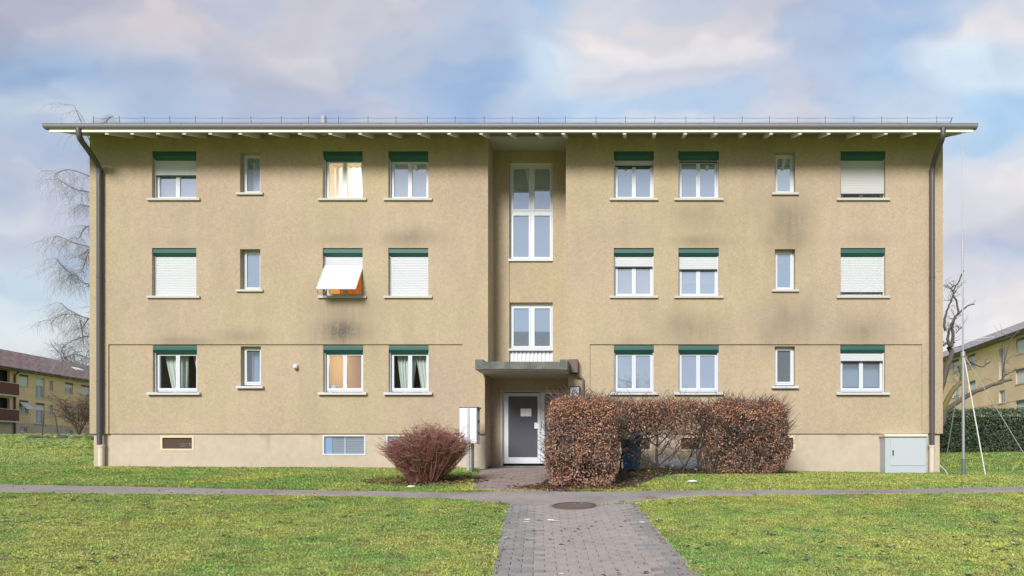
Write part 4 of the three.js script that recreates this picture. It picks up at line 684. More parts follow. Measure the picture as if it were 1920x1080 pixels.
{ // things left behind the hedge, against the plinth
  const o = thing('blue_bin', 'blue plastic bin heaped with bags behind the thin part of the hedge', 'bin', null, [ux(1184, 0.75), gy(ux(1184, 0.75), 0.7), 0.7]);
  const w = 0.36, bl = std({ color: C(0.035, 0.13, 0.25), roughness: 0.55 });
  const body = new THREE.CylinderGeometry(w * 1.0, w * 0.72, 0.78, 4, 1).toNonIndexed(); body.rotateY(Math.PI / 4); body.scale(1.15, 1, 0.8); body.translate(0, 0.43, 0); body.computeVertexNormals(); mesh('body', body, bl, o);
  mesh('rim', rbx(-0.33, 0.33, 0.79, 0.84, -0.24, 0.24, 0.015), bl, o);
  const bag = (x, y, z, r, col, seed) => { const g = new THREE.IcosahedronGeometry(r, 4), p = g.attributes.position; for (let i = 0; i < p.count; i++) { const f = 1 + 0.35 * (fbm(p.getX(i) * 8 + seed, p.getY(i) * 8, p.getZ(i) * 8 + 3.3, 3) - 0.5); p.setXYZ(i, p.getX(i) * f, p.getY(i) * f * 0.75, p.getZ(i) * f); } g.translate(x, y, z); g.computeVertexNormals(); return g; };
  mesh('bag', bag(0.1, 0.92, 0, 0.18, 0, 1), std({ color: C(0.03, 0.12, 0.42), roughness: 0.4 }), o); mesh('bag', bag(-0.17, 0.9, 0.03, 0.13, 0, 5), std({ color: C(0.35, 0.55, 0.12), roughness: 0.4 }), o); mesh('bag', bag(-0.02, 0.86, 0.13, 0.12, 0, 9), std({ color: C(0.68, 0.70, 0.74), roughness: 0.4 }), o);
  [[1240, 'crumpled white plastic sack beside the thick hedge stem', 0.25], [1268, 'white plastic sack lying in the middle of the sacks behind the hedge', 0.24], [1296, 'bluish white plastic sack nearest the leaning boards', 0.25]].forEach(([px, label, r], i) => {
    const x = ux(px, 0.35), s = tag(mesh('plastic_sack', bag(0, 0, 0, r, 0, 20 + i * 7), std({ color: C(0.60 - i * 0.03, 0.63, 0.70), roughness: 0.45 })), label, 'sack', 'sacks behind the hedge'); s.position.set(x, gy(x, 0.3) + r * 0.62, 0.32);
  });
  const L = thing('leaning_board', 'narrow weathered board leaning on the plinth behind the hedge', 'board', null, [ux(1302, 0.3), gy(ux(1302, 0.3), 0.3), 0.3]); const bd = bx(-0.045, 0.045, 0, 0.85, -0.012, 0.012); bd.rotateX(-0.28); bd.rotateZ(-0.28); mesh('plank', bd, std({ color: C(0.42, 0.39, 0.36), roughness: 0.9 }), L);
}

// ---------------------------------------------------------------- the beech hedge and the shrub
const rust = [[0.46, 0.20, 0.105], [0.37, 0.155, 0.088], [0.53, 0.28, 0.165], [0.27, 0.12, 0.08], [0.58, 0.36, 0.23], [0.42, 0.18, 0.115]], dead = [[0.31, 0.225, 0.175], [0.23, 0.155, 0.125], [0.42, 0.325, 0.25], [0.17, 0.11, 0.09], [0.31, 0.165, 0.12]];
const pick = (R, L) => L[Math.floor(R() * L.length)];
function beech(name, label, o) {                                         // o.box in x, z; top and foot; density function
  const t = thing(name, label, 'hedge', 'leafy winter hedge by the entrance', [0, 0, 0]), R = rng(o.seed), L = new Leaves(o.seed + 50), T = new Twigs(), dark = [0.052, 0.038, 0.032];
  const [x0, x1] = o.x, [z0, z1] = o.z, foot = (x, z) => gy(x, z), rad = o.round ?? 0.2;
  const inside = (x, y, z) => {                                          // signed depth inside a rounded block
    const h = o.h + 0.16 * (fbm(x * 2.1 + o.seed, z * 2.1, 0, 3) - 0.5), b = foot(x, z), cx = (x0 + x1) / 2, cz = (z0 + z1) / 2, bul = 0.3 * (fbm(x * 2.2 + 9, y * 2.2, z * 2.2 + o.seed + 0.5, 3) - 0.5);
    const qx = Math.abs(x - cx) - (x1 - x0) / 2 + rad, qy = Math.abs(y - b - h / 2) - h / 2 + rad, qz = Math.abs(z - cz) - (z1 - z0) / 2 + rad;
    return rad + bul - Math.hypot(Math.max(qx, 0), Math.max(qy, 0), Math.max(qz, 0)) - Math.min(Math.max(qx, qy, qz), 0);
  };
  let n = 0, guard = 0;
  while (n < o.leaves && guard++ < o.leaves * 60) {
    const x = lerp(x0 - 0.1, x1 + 0.1, R()), z = lerp(z0 - 0.1, z1 + 0.1, R()), b = foot(x, z), y = b + R() * (o.h + 0.12), d = inside(x, y, z); if (d < 0) continue;
    const f = (y - b) / o.h; if (R() > Math.exp(-d * (o.fall ?? 5)) * o.dens(x, f, z)) continue;
    const bare = fbm(x * 2.6 + o.seed, y * 2.6, z * 2.6 + 1.5, 3); if (f < 0.85 && bare > 0.54 && R() < 0.72) continue;
    const top = f > 0.78 + 0.2 * (vnoise(x * 3, z * 3) - 0.5) || bare < 0.36; L.add(x, y, z, 0.036 + R() * 0.036, 0.02 + R() * 0.016, R() < (top ? 0.82 : 0.3) ? pick(R, rust) : pick(R, dead)); n++;
  }
  for (let i = 0; i < o.twigs; i++) {                                    // twigs, a good many standing out past the clipped face
    const x = lerp(x0, x1, R()), z = lerp(z0, z1, R()), b = foot(x, z), y = b + (0.15 + 0.88 * R()) * o.h; if (inside(x, y, z) < 0.05 || R() > o.dens(x, (y - b) / o.h, z) + 0.1) continue;
    const a = R() * 6.283, up = 0.3 + R() * 0.9, l = 0.12 + R() * 0.25, p = [[x, y, z]]; let q = [x, y, z], A = a; for (let s = 0; s < 3; s++) { A += (R() - 0.5) * 1.1; q = [q[0] + Math.cos(A) * l / 3, q[1] + up * l / 3, q[2] + Math.sin(A) * l / 3]; p.push(q); }
    const tv = 0.6 + R() * 0.9; T.path(p, 0.0065, 0.003, 3, [0.15 * tv, 0.105 * tv, 0.088 * tv]);
  }
  for (const [px, pz, r, fork] of o.stems) {
    const b = foot(px, pz); const grow = (p, dir, len, r0, lev) => {
      const pts = [p]; let q = p, d = dir; const seg = 4; for (let s = 0; s < seg; s++) { d = [d[0] + (R() - 0.5) * 0.5, d[1] + 0.05, d[2] + (R() - 0.5) * 0.4]; const m = Math.hypot(...d); d = d.map((v) => v / m); q = [q[0] + d[0] * len / seg, q[1] + d[1] * len / seg, q[2] + d[2] * len / seg]; pts.push(q); if (q[1] > b + o.h - 0.04) break; }
      T.path(pts, r0, r0 * 0.55, lev ? 5 : 7, dark); if (lev < 3) { const c = lev ? 2 + Math.floor(R() * 2) : fork; for (let k = 0; k < c; k++) { const s = pts[1 + Math.floor(R() * (pts.length - 1))], A = R() * 6.283; grow(s, [d[0] + Math.cos(A) * 1.0, d[1] * 0.5 + 0.25, d[2] + Math.sin(A) * 0.6], len * (0.55 + R() * 0.35), r0 * 0.52, lev + 1); } }
    };
    grow([px, b - 0.05, pz], [(R() - 0.5) * 0.5, 1, 0], o.h * 0.55, r, 0);
  }
  mesh('branches', T.geo(), M.barkV, t); mesh('foliage', L.geo(), M.leafV, t);
}
const hx = (px, d) => XC + (px - VX) * d / F;
beech('beech_hedge', 'tall square end block of rust brown hedge beside the entrance walkway', { seed: 11, x: [hx(1020, 14), hx(1152, 14)], z: [2.1, 5.0], h: 1.80, round: 0.26, leaves: 40000, fall: 4.2, twigs: 9000, dens: (x, f, z) => 0.5 + 0.5 * sstep(0.05, 0.3, f), stems: [[1.9, 4.6, 0.03, 3], [2.4, 4.5, 0.035, 4], [2.6, 3.4, 0.03, 4], [2.0, 2.8, 0.03, 3]] });
{
  const a = hx(1140, 17.3), b = hx(1335, 17.3);
  beech('beech_hedge', 'thin middle stretch of brown hedge with bare crooked stems and open gaps', { seed: 23, x: [a, b], z: [1.45, 2.25], h: 1.80, round: 0.15, leaves: 8200, fall: 1.2, twigs: 4600, dens: (x, f, z) => sstep(0.38, 0.8, f) * 1.0 + 0.035 + 0.35 * sstep(a + 0.35, a, x), stems: [[hx(1163, 17.2), 1.8, 0.03, 4], [hx(1196, 17.2), 1.8, 0.028, 5], [hx(1236, 17.2), 1.9, 0.042, 6], [hx(1278, 17.2), 1.8, 0.03, 5], [hx(1306, 17.2), 1.8, 0.028, 4]] });
  beech('beech_hedge', 'rounded thick right end of the brown hedge under the narrow window', { seed: 37, x: [hx(1318, 17.1), hx(1476, 17.1)], z: [1.2, 2.4], h: 1.84, round: 0.46, leaves: 23000, fall: 3.6, twigs: 9000, dens: (x, f, z) => 0.22 + 0.78 * sstep(0.25, 0.66, f) + 0.45 * sstep(hx(1400, 17), hx(1460, 17), x), stems: [[hx(1332, 17.1), 2.1, 0.045, 5], [hx(1384, 17.1), 2.1, 0.05, 6], [hx(1430, 17.1), 1.8, 0.035, 5]] });
}
{ // the round twiggy shrub
  const [cx, cz] = hit(797, 905), by = gy(cx, cz), t = thing('twiggy_shrub', 'round leafless reddish brown shrub in front of the letter box', 'shrub', null, [cx, by, cz]), R = rng(91), T = new Twigs();
  for (let i = 0; i < 2000; i++) {
    const a = R() * 6.283, sp = Math.pow(R(), 0.58) * 0.95, H = (1.06 + 0.30 * (vnoise(Math.cos(a) * 2 + 5, Math.sin(a) * 2 + 5) - 0.5)) * (0.72 + 0.3 * R()), r0 = 0.28 * Math.sqrt(R()), pts = [], ox = Math.cos(a) * r0 * 0.8 + (R() - 0.5) * 0.2, oz = Math.sin(a) * r0 * 0.7; let x = ox, y = 0, z = oz; const ex = Math.cos(a) * Math.sin(sp), ez = Math.sin(a) * Math.sin(sp), ey = Math.cos(sp);
    const ln = H * (0.93 + 0.2 * Math.min(sp, 0.75)) * (R() < 0.06 ? 1.1 : 1); let wx = 0, wz = 0;
    for (let s = 0; s <= 6; s++) { const f = s / 6, bend = 1 - 0.12 * f; wx += (R() - 0.5) * 0.055; wz += (R() - 0.5) * 0.055; pts.push([x + ex * ln * f * bend + wx, Math.max(0.02, y + ey * ln * f + 0.10 * ln * Math.sin(f * 1.6) + (R() - 0.5) * 0.02), z + ez * ln * f * bend * 0.85 + wz]); }
    const v = 0.7 + R() * 0.65, col = R() < 0.25 ? [0.33 * v, 0.21 * v, 0.155 * v] : [0.30 * v, 0.122 * v, 0.098 * v]; T.path(pts, 0.0085, 0.0028, 3, col);
    for (let k = 0; k < 6; k++) { const j = 2 + Math.floor(R() * 5), s = pts[Math.min(6, j)], A = R() * 6.283, l = 0.07 + R() * 0.16, u1 = (R() - 0.25) * 0.9; T.path([s, [s[0] + Math.cos(A) * l * 0.6, s[1] + l * u1 * 0.5, s[2] + Math.sin(A) * l * 0.6], [s[0] + Math.cos(A + 0.4) * l, s[1] + l * (u1 + 0.2), s[2] + Math.sin(A + 0.4) * l]], 0.0045, 0.002, 3, col); }
  }
  mesh('branches', T.geo(), M.barkV, t);
}
// fallen leaves and litter
{
  const L = new Leaves(7), R = rng(8), brown = [[0.17, 0.085, 0.045], [0.23, 0.13, 0.07], [0.10, 0.055, 0.035], [0.30, 0.20, 0.12], [0.26, 0.11, 0.045]];
  const drop = (x, z, s) => L.add(x, gy(x, z) + (onPath(x, z) ? 0.012 : inPoly(x, z, hedgeBed) || inPoly(x, z, bushBed) ? 0.025 + R() * 0.03 : 0.042 + R() * 0.012), z, s * (0.7 + R() * 0.6), s * 0.6, pick(R, brown), 1);
  for (let i = 0; i < 1500; i++) { const a = R() * 6.283, r = Math.sqrt(R()) * 1.3, c = bushBed[0]; const [bx0, bz0] = hit(800, 903); drop(bx0 + Math.cos(a) * r * 1.05, bz0 + Math.sin(a) * r * 0.7, 0.06); }
  for (let i = 0; i < 3600; i++) { const x = lerp(1.1, 7.8, R()), z = lerp(0.3, 5.3, R()); if (inPoly(x, z, hedgeBed) || R() < 0.03) drop(x, z, 0.062); }
  for (let i = 0; i < 1300; i++) { const a = R() * 3.6 + 2.6, r = 0.55 + Math.abs(R() + R() - 1) * 0.75; drop(2.15 + Math.cos(a) * r * 1.25, 4.75 - Math.sin(a) * 0.4 + (R() - 0.3) * 0.5, 0.06); }
  for (let i = 0; i < 1500; i++) { const x = lerp(-12, 16, R()), z = lerp(0.1, 13, R()); if (vnoise(x * 0.7, z * 0.7) < 0.35) continue; drop(x, z, 0.06 + 0.02 * R()); }
  for (let i = 0; i < 260; i++) { const t = R(), e = R() < 0.5 ? pathL : pathR, k = (R() - 0.5) * 0.3; drop(lerp(e[0][0], e[1][0], t) + k, lerp(e[0][1], e[1][1], t), 0.045); }
  const o = mesh('fallen_leaves', L.geo(), M.leafV); o.userData.kind = 'stuff'; o.userData.label = 'brown dead leaves scattered over lawn and beds'; o.userData.category = 'leaves';
  const stick = (px, py, len, ang, label) => { const [x, z] = hit(px, py), T = new Twigs(); T.path([[-len / 2, 0, 0], [0, 0.012, 0.01], [len / 2, 0, -0.005]], 0.012, 0.007, 6); const s = tag(mesh('stick', T.geo(), std({ color: C(0.20, 0.125, 0.075), roughness: 0.9 })), label, 'stick', 'sticks on the lawn'); s.position.set(x, gy(x, z) + 0.035, z); s.rotation.y = ang; };
  stick(153, 989, 0.16, 0.15, 'short brown stick lying on the lawn at far left'); stick(8, 1054, 0.14, 0.2, 'pale brown stick at the left edge of the near lawn'); stick(945, 948, 0.14, 0.1, 'dark stick at the corner of lawn and path'); stick(1193, 951, 0.12, -0.1, 'dark stick on the right edge of the crossing'); stick(1220, 936, 0.2, 0.15, 'grey stick lying on the grass tip right of the manhole');
  const paper = (px, py, s, label) => { const [x, z] = hit(px, py), g = new THREE.IcosahedronGeometry(s, 3), p = g.attributes.position; for (let i = 0; i < p.count; i++) { const f = 1 + 0.9 * (fbm(p.getX(i) * 20 + px, p.getY(i) * 20, p.getZ(i) * 20 + 4.4, 3) - 0.5); p.setXYZ(i, p.getX(i) * f * 1.7, p.getY(i) * f * 0.45, p.getZ(i) * f); } g.computeVertexNormals(); const o2 = tag(mesh('crumpled_paper', g, M.paper), label, 'litter', 'litter'); o2.position.set(x, gy(x, z) + s * 0.5, z); };
  paper(1298, 905, 0.06, 'crumpled pale paper on the grass below the hedge'); paper(772, 915, 0.055, 'white litter in the bed below the round shrub'); paper(852, 886, 0.03, 'small white scrap right of the round shrub');
}
// ---------------------------------------------------------------- trees
function bough(T, R, p, dir, len, r, lev, o) {
  const n = o.seg ?? 6, pts = [p]; let q = p, d = dir; const grav = o.droop[lev] ?? 0;
  for (let s = 0; s < n; s++) { d = [d[0] + (R() - 0.5) * o.wig, d[1] + (R() - 0.5) * o.wig + grav, d[2] + (R() - 0.5) * o.wig]; const m = Math.hypot(...d); d = d.map((v) => v / m); q = [q[0] + d[0] * len / n, q[1] + d[1] * len / n, q[2] + d[2] * len / n]; pts.push(q); }
  const v = 0.8 + R() * 0.4; T.path(pts, r, r * (lev >= o.max ? 0.5 : 0.45), lev === 0 ? 8 : lev === 1 ? 5 : 3, o.col.map((c) => c * v));
  if (lev < o.max) { const k = o.kids[lev]; for (let i = 0; i < k; i++) { const f = 0.2 + 0.8 * (i + R()) / k, a = pts[Math.min(n, Math.max(1, Math.round(f * n)))], A = R() * 6.283, sp = o.spread; bough(T, R, a, [d[0] * 0.6 + Math.cos(A) * sp, d[1] * 0.5 + Math.sin(A) * sp * 0.6 + 0.1, d[2] * 0.6 + (R() - 0.5) * 2 * sp], len * o.shrink * (0.7 + R() * 0.6), r * o.thin, lev + 1, o); } }
}
{ // birch behind the left end of the block
  const d = 34, z = D - d, X = hx(196, d), Y = gy(X, z), t = thing('birch_tree', 'leafless birch with drooping twigs rising behind the left corner of the block', 'tree', null, [X, Y, z]), R = rng(301), T = new Twigs(), K = new Twigs(), H = uy(215, z) - Y;
  const trunk = []; for (let i = 0; i <= 14; i++) trunk.push([0.12 * Math.sin(i * 0.9), H * i / 14 - 0.2, 0.1 * Math.cos(i * 0.7)]); K.path(trunk, 0.2, 0.03, 9, [0.30, 0.28, 0.26]);
  const col = [0.15, 0.135, 0.135], P = (px, py, dz = 0) => [hx(px, d) - X, uy(py, z) - Y, dz];
  const limbs = [[[196, 345], [160, 327], [128, 318], [105, 325]], [[196, 372], [165, 359], [135, 352], [112, 338], [98, 330]], [[196, 400], [165, 386], [150, 382]], [[196, 440], [165, 422], [150, 428], [138, 443], [128, 438]], [[190, 470], [165, 462], [130, 452], [98, 440], [88, 452]], [[196, 480], [166, 465], [150, 472], [135, 478]], [[190, 545], [166, 532], [150, 528], [132, 511], [112, 522]], [[132, 511], [118, 500], [108, 485]], [[196, 600], [166, 597], [140, 590], [118, 592], [101, 608]], [[150, 592], [125, 580], [105, 565]], [[166, 597], [158, 618]], [[196, 640], [166, 630], [140, 635], [118, 645], [105, 660]], [[190, 300], [170, 262], [160, 235], [150, 205]], [[170, 250], [190, 230], [206, 214]], [[196, 690], [165, 672], [140, 664], [120, 668], [110, 680]], [[150, 600], [156, 625], [160, 650]], [[190, 505], [168, 470], [156, 498], [150, 510]]];
  for (const L of limbs) {
    const pts = []; const dz = (R() - 0.5) * 1.2; for (let i = 0; i < L.length; i++) pts.push(P(L[i][0], L[i][1], dz * i / L.length)); const cv = new THREE.CatmullRomCurve3(pts.map((p) => new THREE.Vector3(...p))).getPoints(12).map((v) => [v.x, v.y, v.z]);
    T.path(cv, 0.036, 0.010, 5, col);
    for (let k = 0; k < 46; k++) { const s = cv[2 + Math.floor(R() * 11)], A = R() * 6.283; bough(T, R, s, [Math.cos(A) * 0.8 - 0.25, 0.2 - R() * 0.5, Math.sin(A) * 0.8], 0.55 + R() * 0.7, 0.0052, 2, { seg: 5, wig: 0.5, droop: [0, 0, -0.22, -0.35], kids: [0, 0, 3], spread: 0.7, shrink: 0.7, thin: 0.7, max: 3, col: [0.30, 0.285, 0.29] }); }
  }
  for (let i = 0; i < 16; i++) { const f = 0.2 + 0.75 * i / 16, A = R() * 2.2 - 1.1, s = trunk[Math.round(f * 14)]; bough(T, R, s, [Math.cos(A), 0.5, Math.sin(A)], 2.4 * (1.2 - f), 0.045, 1, { seg: 6, wig: 0.35, droop: [0, -0.04, -0.2, -0.3], kids: [0, 6, 4], spread: 0.7, shrink: 0.5, thin: 0.35, max: 3, col }); }
  mesh('trunk', K.geo(), M.barkV, t); mesh('crown', T.geo(), M.barkV, t);
}
{ // gnarled tree behind the right end
  const d = 26, z = D - d, X = hx(1750, d), Y = gy(X, z), t = thing('gnarled_tree', 'pruned bare tree with mossy crooked limbs behind the right corner', 'tree', null, [X, Y, z]), R = rng(411), K = new Twigs(), T = new Twigs(), bark = [0.115, 0.098, 0.08], moss = [0.19, 0.165, 0.055];
  const P = (p, i, dz) => [hx(p[0], d) - X, uy(p[1], z) - Y, dz * i];
  K.path([[0, -0.2, 0], [0.02, 1.0, 0], P([1766, 790], 0, 0), P([1770, 768], 0, 0)], 0.2, 0.15, 9, bark);
  const limbs = [[[[1766, 775], [1790, 757], [1815, 740], [1840, 729], [1865, 720], [1886, 714]], 0.105, 0.045, bark, 0.08], [[[1876, 717], [1881, 707], [1892, 700], [1906, 693]], 0.035, 0.02, bark, 0], [[[1767, 772], [1777, 747], [1789, 727], [1800, 716], [1798, 700], [1794, 686]], 0.105, 0.07, moss, 0.05], [[[1794, 690], [1802, 684], [1818, 682], [1832, 690], [1846, 682]], 0.04, 0.02, bark, 0.1], [[[1760, 742], [1769, 716], [1778, 686], [1788, 661], [1782, 648]], 0.12, 0.085, bark, -0.05], [[[1783, 650], [1788, 632], [1787, 612], [1794, 592], [1804, 584], [1816, 573], [1833, 567]], 0.07, 0.02, bark, -0.04], [[[1782, 650], [1776, 640], [1777, 622], [1782, 606], [1789, 598]], 0.06, 0.028, bark, 0.05], [[[1797, 588], [1793, 566], [1786, 553], [1787, 543], [1795, 529], [1803, 509]], 0.038, 0.024, bark, 0.03], [[[1772, 621], [1770, 603], [1774, 584], [1779, 570], [1789, 546]], 0.05, 0.026, bark, 0.03], [[[1787, 548], [1784, 540], [1790, 535]], 0.03, 0.02, bark, 0], [[[1768, 648], [1776, 643], [1790, 642]], 0.045, 0.03, bark, 0], [[[1792, 625], [1798, 618], [1804, 614]], 0.02, 0.012, bark, 0], [[[1880, 714], [1879, 690], [1883, 660], [1890, 635], [1905, 620]], 0.03, 0.01, bark, 0.1]];
  for (const [L, r0, r1, c, dz] of limbs) {
    const cv = new THREE.CatmullRomCurve3(L.map((p, i) => new THREE.Vector3(...P(p, i, dz)))).getPoints(16).map((v, i) => [v.x + 0.012 * Math.sin(i * 2.1), v.y + 0.012 * Math.cos(i * 1.7), v.z]); K.path(cv, r0, r1, 7, c);
    for (let k = 0; k < 7; k++) { const s = cv[5 + Math.floor(R() * 12)], A = R() * 6.283; bough(T, R, s, [Math.cos(A), 0.55, Math.sin(A)], 0.22 + R() * 0.35, 0.009, 1, { seg: 4, wig: 0.7, droop: [], kids: [0, 3], spread: 0.9, shrink: 0.55, thin: 0.7, max: 2, col: [0.17, 0.15, 0.14] }); }
  }
  mesh('trunk', K.geo(), M.barkV, t); mesh('crown', T.geo(), M.barkV, t);
}
function bareTree(name, label, x, z, H, seed, col, o = {}) {
  const Y = gy(x, z), t = thing(name, label, 'tree', o.group, [x, Y, z]), R = rng(seed), T = new Twigs(), K = new Twigs(), stems = o.stems ?? 1;
  for (let s = 0; s < stems; s++) {
    const a = s / stems * 6.283, lean = stems > 1 ? 0.55 : 0.06, pts = []; for (let i = 0; i <= 6; i++) pts.push([Math.cos(a) * lean * H * 0.5 * (i / 6) ** 1.3 + 0.04 * Math.sin(i), H * 0.62 * i / 6 - 0.1, Math.sin(a) * lean * H * 0.5 * (i / 6) ** 1.3]);
    K.path(pts, H * 0.02 / Math.sqrt(stems), H * 0.006, 8, col);
    for (let i = 0; i < (o.limbs ?? 16); i++) { const f = 0.3 + 0.7 * i / (o.limbs ?? 16), p = pts[Math.round(f * 6)], A = R() * 6.283; bough(T, R, p, [Math.cos(A) * 0.8, 0.75, Math.sin(A) * 0.8], H * 0.42 * (1.15 - 0.5 * f), H * 0.0055, 1, { seg: 5, wig: 0.4, droop: o.droop ?? [0, 0.02, 0.02, 0], kids: [0, 6, 5], spread: 0.8, shrink: 0.48, thin: 0.5, max: 3, col }); }
  }
  mesh('trunk', K.geo(), M.barkV, t); mesh('crown', T.geo(), M.barkV, t);
}
{
  const a = hit(143, 812.5); bareTree('bare_shrub_tree', 'low spreading leafless tree in front of the left neighbour block', hx(147, 58), D - 58, 4.4, 77, [0.13, 0.085, 0.06], { stems: 7, limbs: 9, droop: [0, -0.03, -0.06, -0.1] });
  bareTree('garden_tree', 'leafless tree behind the roof of the left neighbour block', hx(128, 100), D - 100, 15, 78, [0.11, 0.085, 0.08], { limbs: 18, group: 'trees behind the left neighbour block' }); bareTree('garden_tree', 'second leafless tree behind the left neighbour roof nearest the corner', hx(160, 104), D - 104, 15, 79, [0.12, 0.09, 0.085], { limbs: 18, group: 'trees behind the left neighbour block' });
  bareTree('garden_tree', 'leafless tree across the lawn mirrored in the ground floor panes', 2.0, 34, 11.5, 80, [0.06, 0.052, 0.045], { limbs: 26, stems: 3, group: 'trees across the lawn' }); bareTree('garden_tree', 'smaller leafless tree across the lawn mirrored at the right panes', 6.6, 38, 9.5, 81, [0.06, 0.052, 0.045], { limbs: 22, stems: 2, group: 'trees across the lawn' });
}
{ // evergreen hedge at the right
  const R = rng(512), L = new Leaves(513), zf = D - 29.5, x0 = 11.5, x1 = 23, t = thing('evergreen_hedge', 'clipped dark green evergreen hedge on the lawn behind the aerial mast', 'hedge', null, [0, 0, 0]), T = new Twigs(), gr = [[0.045, 0.075, 0.036], [0.065, 0.105, 0.05], [0.032, 0.055, 0.029], [0.14, 0.18, 0.11], [0.085, 0.12, 0.065]];
  for (let i = 0; i < 30000; i++) { const x = lerp(x0, x1, R()), b = gy(x, zf), h = 1.86 + 0.14 * (fbm(x * 1.4, 3, 0, 3) - 0.5), f = R(), bul = 0.16 * (fbm(x * 2, f * 3, 0, 3) - 0.5); let y, z; if (R() < 0.3) { y = b + h + (R() - 0.6) * 0.16; z = zf - R() * 1.3; } else { y = b + 0.08 + f * (h - 0.08); z = zf + bul - Math.abs(R() + R() - 1) * 0.3; } L.add(x, y, z, 0.085 + R() * 0.05, 0.042, f > 0.86 && R() < 0.5 ? gr[3] : pick(R, gr)); }
  for (let x = x0 + 0.3; x < x1; x += 0.45) { const b = gy(x, zf - 0.5); T.path([[x, b - 0.1, zf - 0.55], [x + 0.1, b + 0.8, zf - 0.5], [x - 0.05, b + 1.6, zf - 0.55]], 0.04, 0.015, 5, [0.05, 0.04, 0.03]); }
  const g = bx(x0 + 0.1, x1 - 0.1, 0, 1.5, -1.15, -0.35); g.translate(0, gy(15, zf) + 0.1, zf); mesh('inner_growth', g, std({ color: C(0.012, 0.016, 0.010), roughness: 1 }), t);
  mesh('branches', T.geo(), M.barkV, t); mesh('foliage', L.geo(), M.leafV, t);
}

// ---------------------------------------------------------------- neighbour blocks
const wallMap2 = tex(512, 256, (u, v) => { const x = u * 30, y = v * 15, m = 0.80 + 0.3 * fbm(x * 0.6, y * 0.6, 0, 4) + 0.12 * (fbm(x * 6, y * 4, 0, 3) - 0.5); return [0.70 * m, 0.52 * m, 0.34 * m]; }); wallMap2.repeat.set(1 / 30, 1 / 15);
M.wall2 = std({ map: wallMap2, roughness: 0.95 });
function alongZ(g, X, face) { g.rotateY(face > 0 ? Math.PI / 2 : -Math.PI / 2); g.translate(X, 0, 0); return g; }
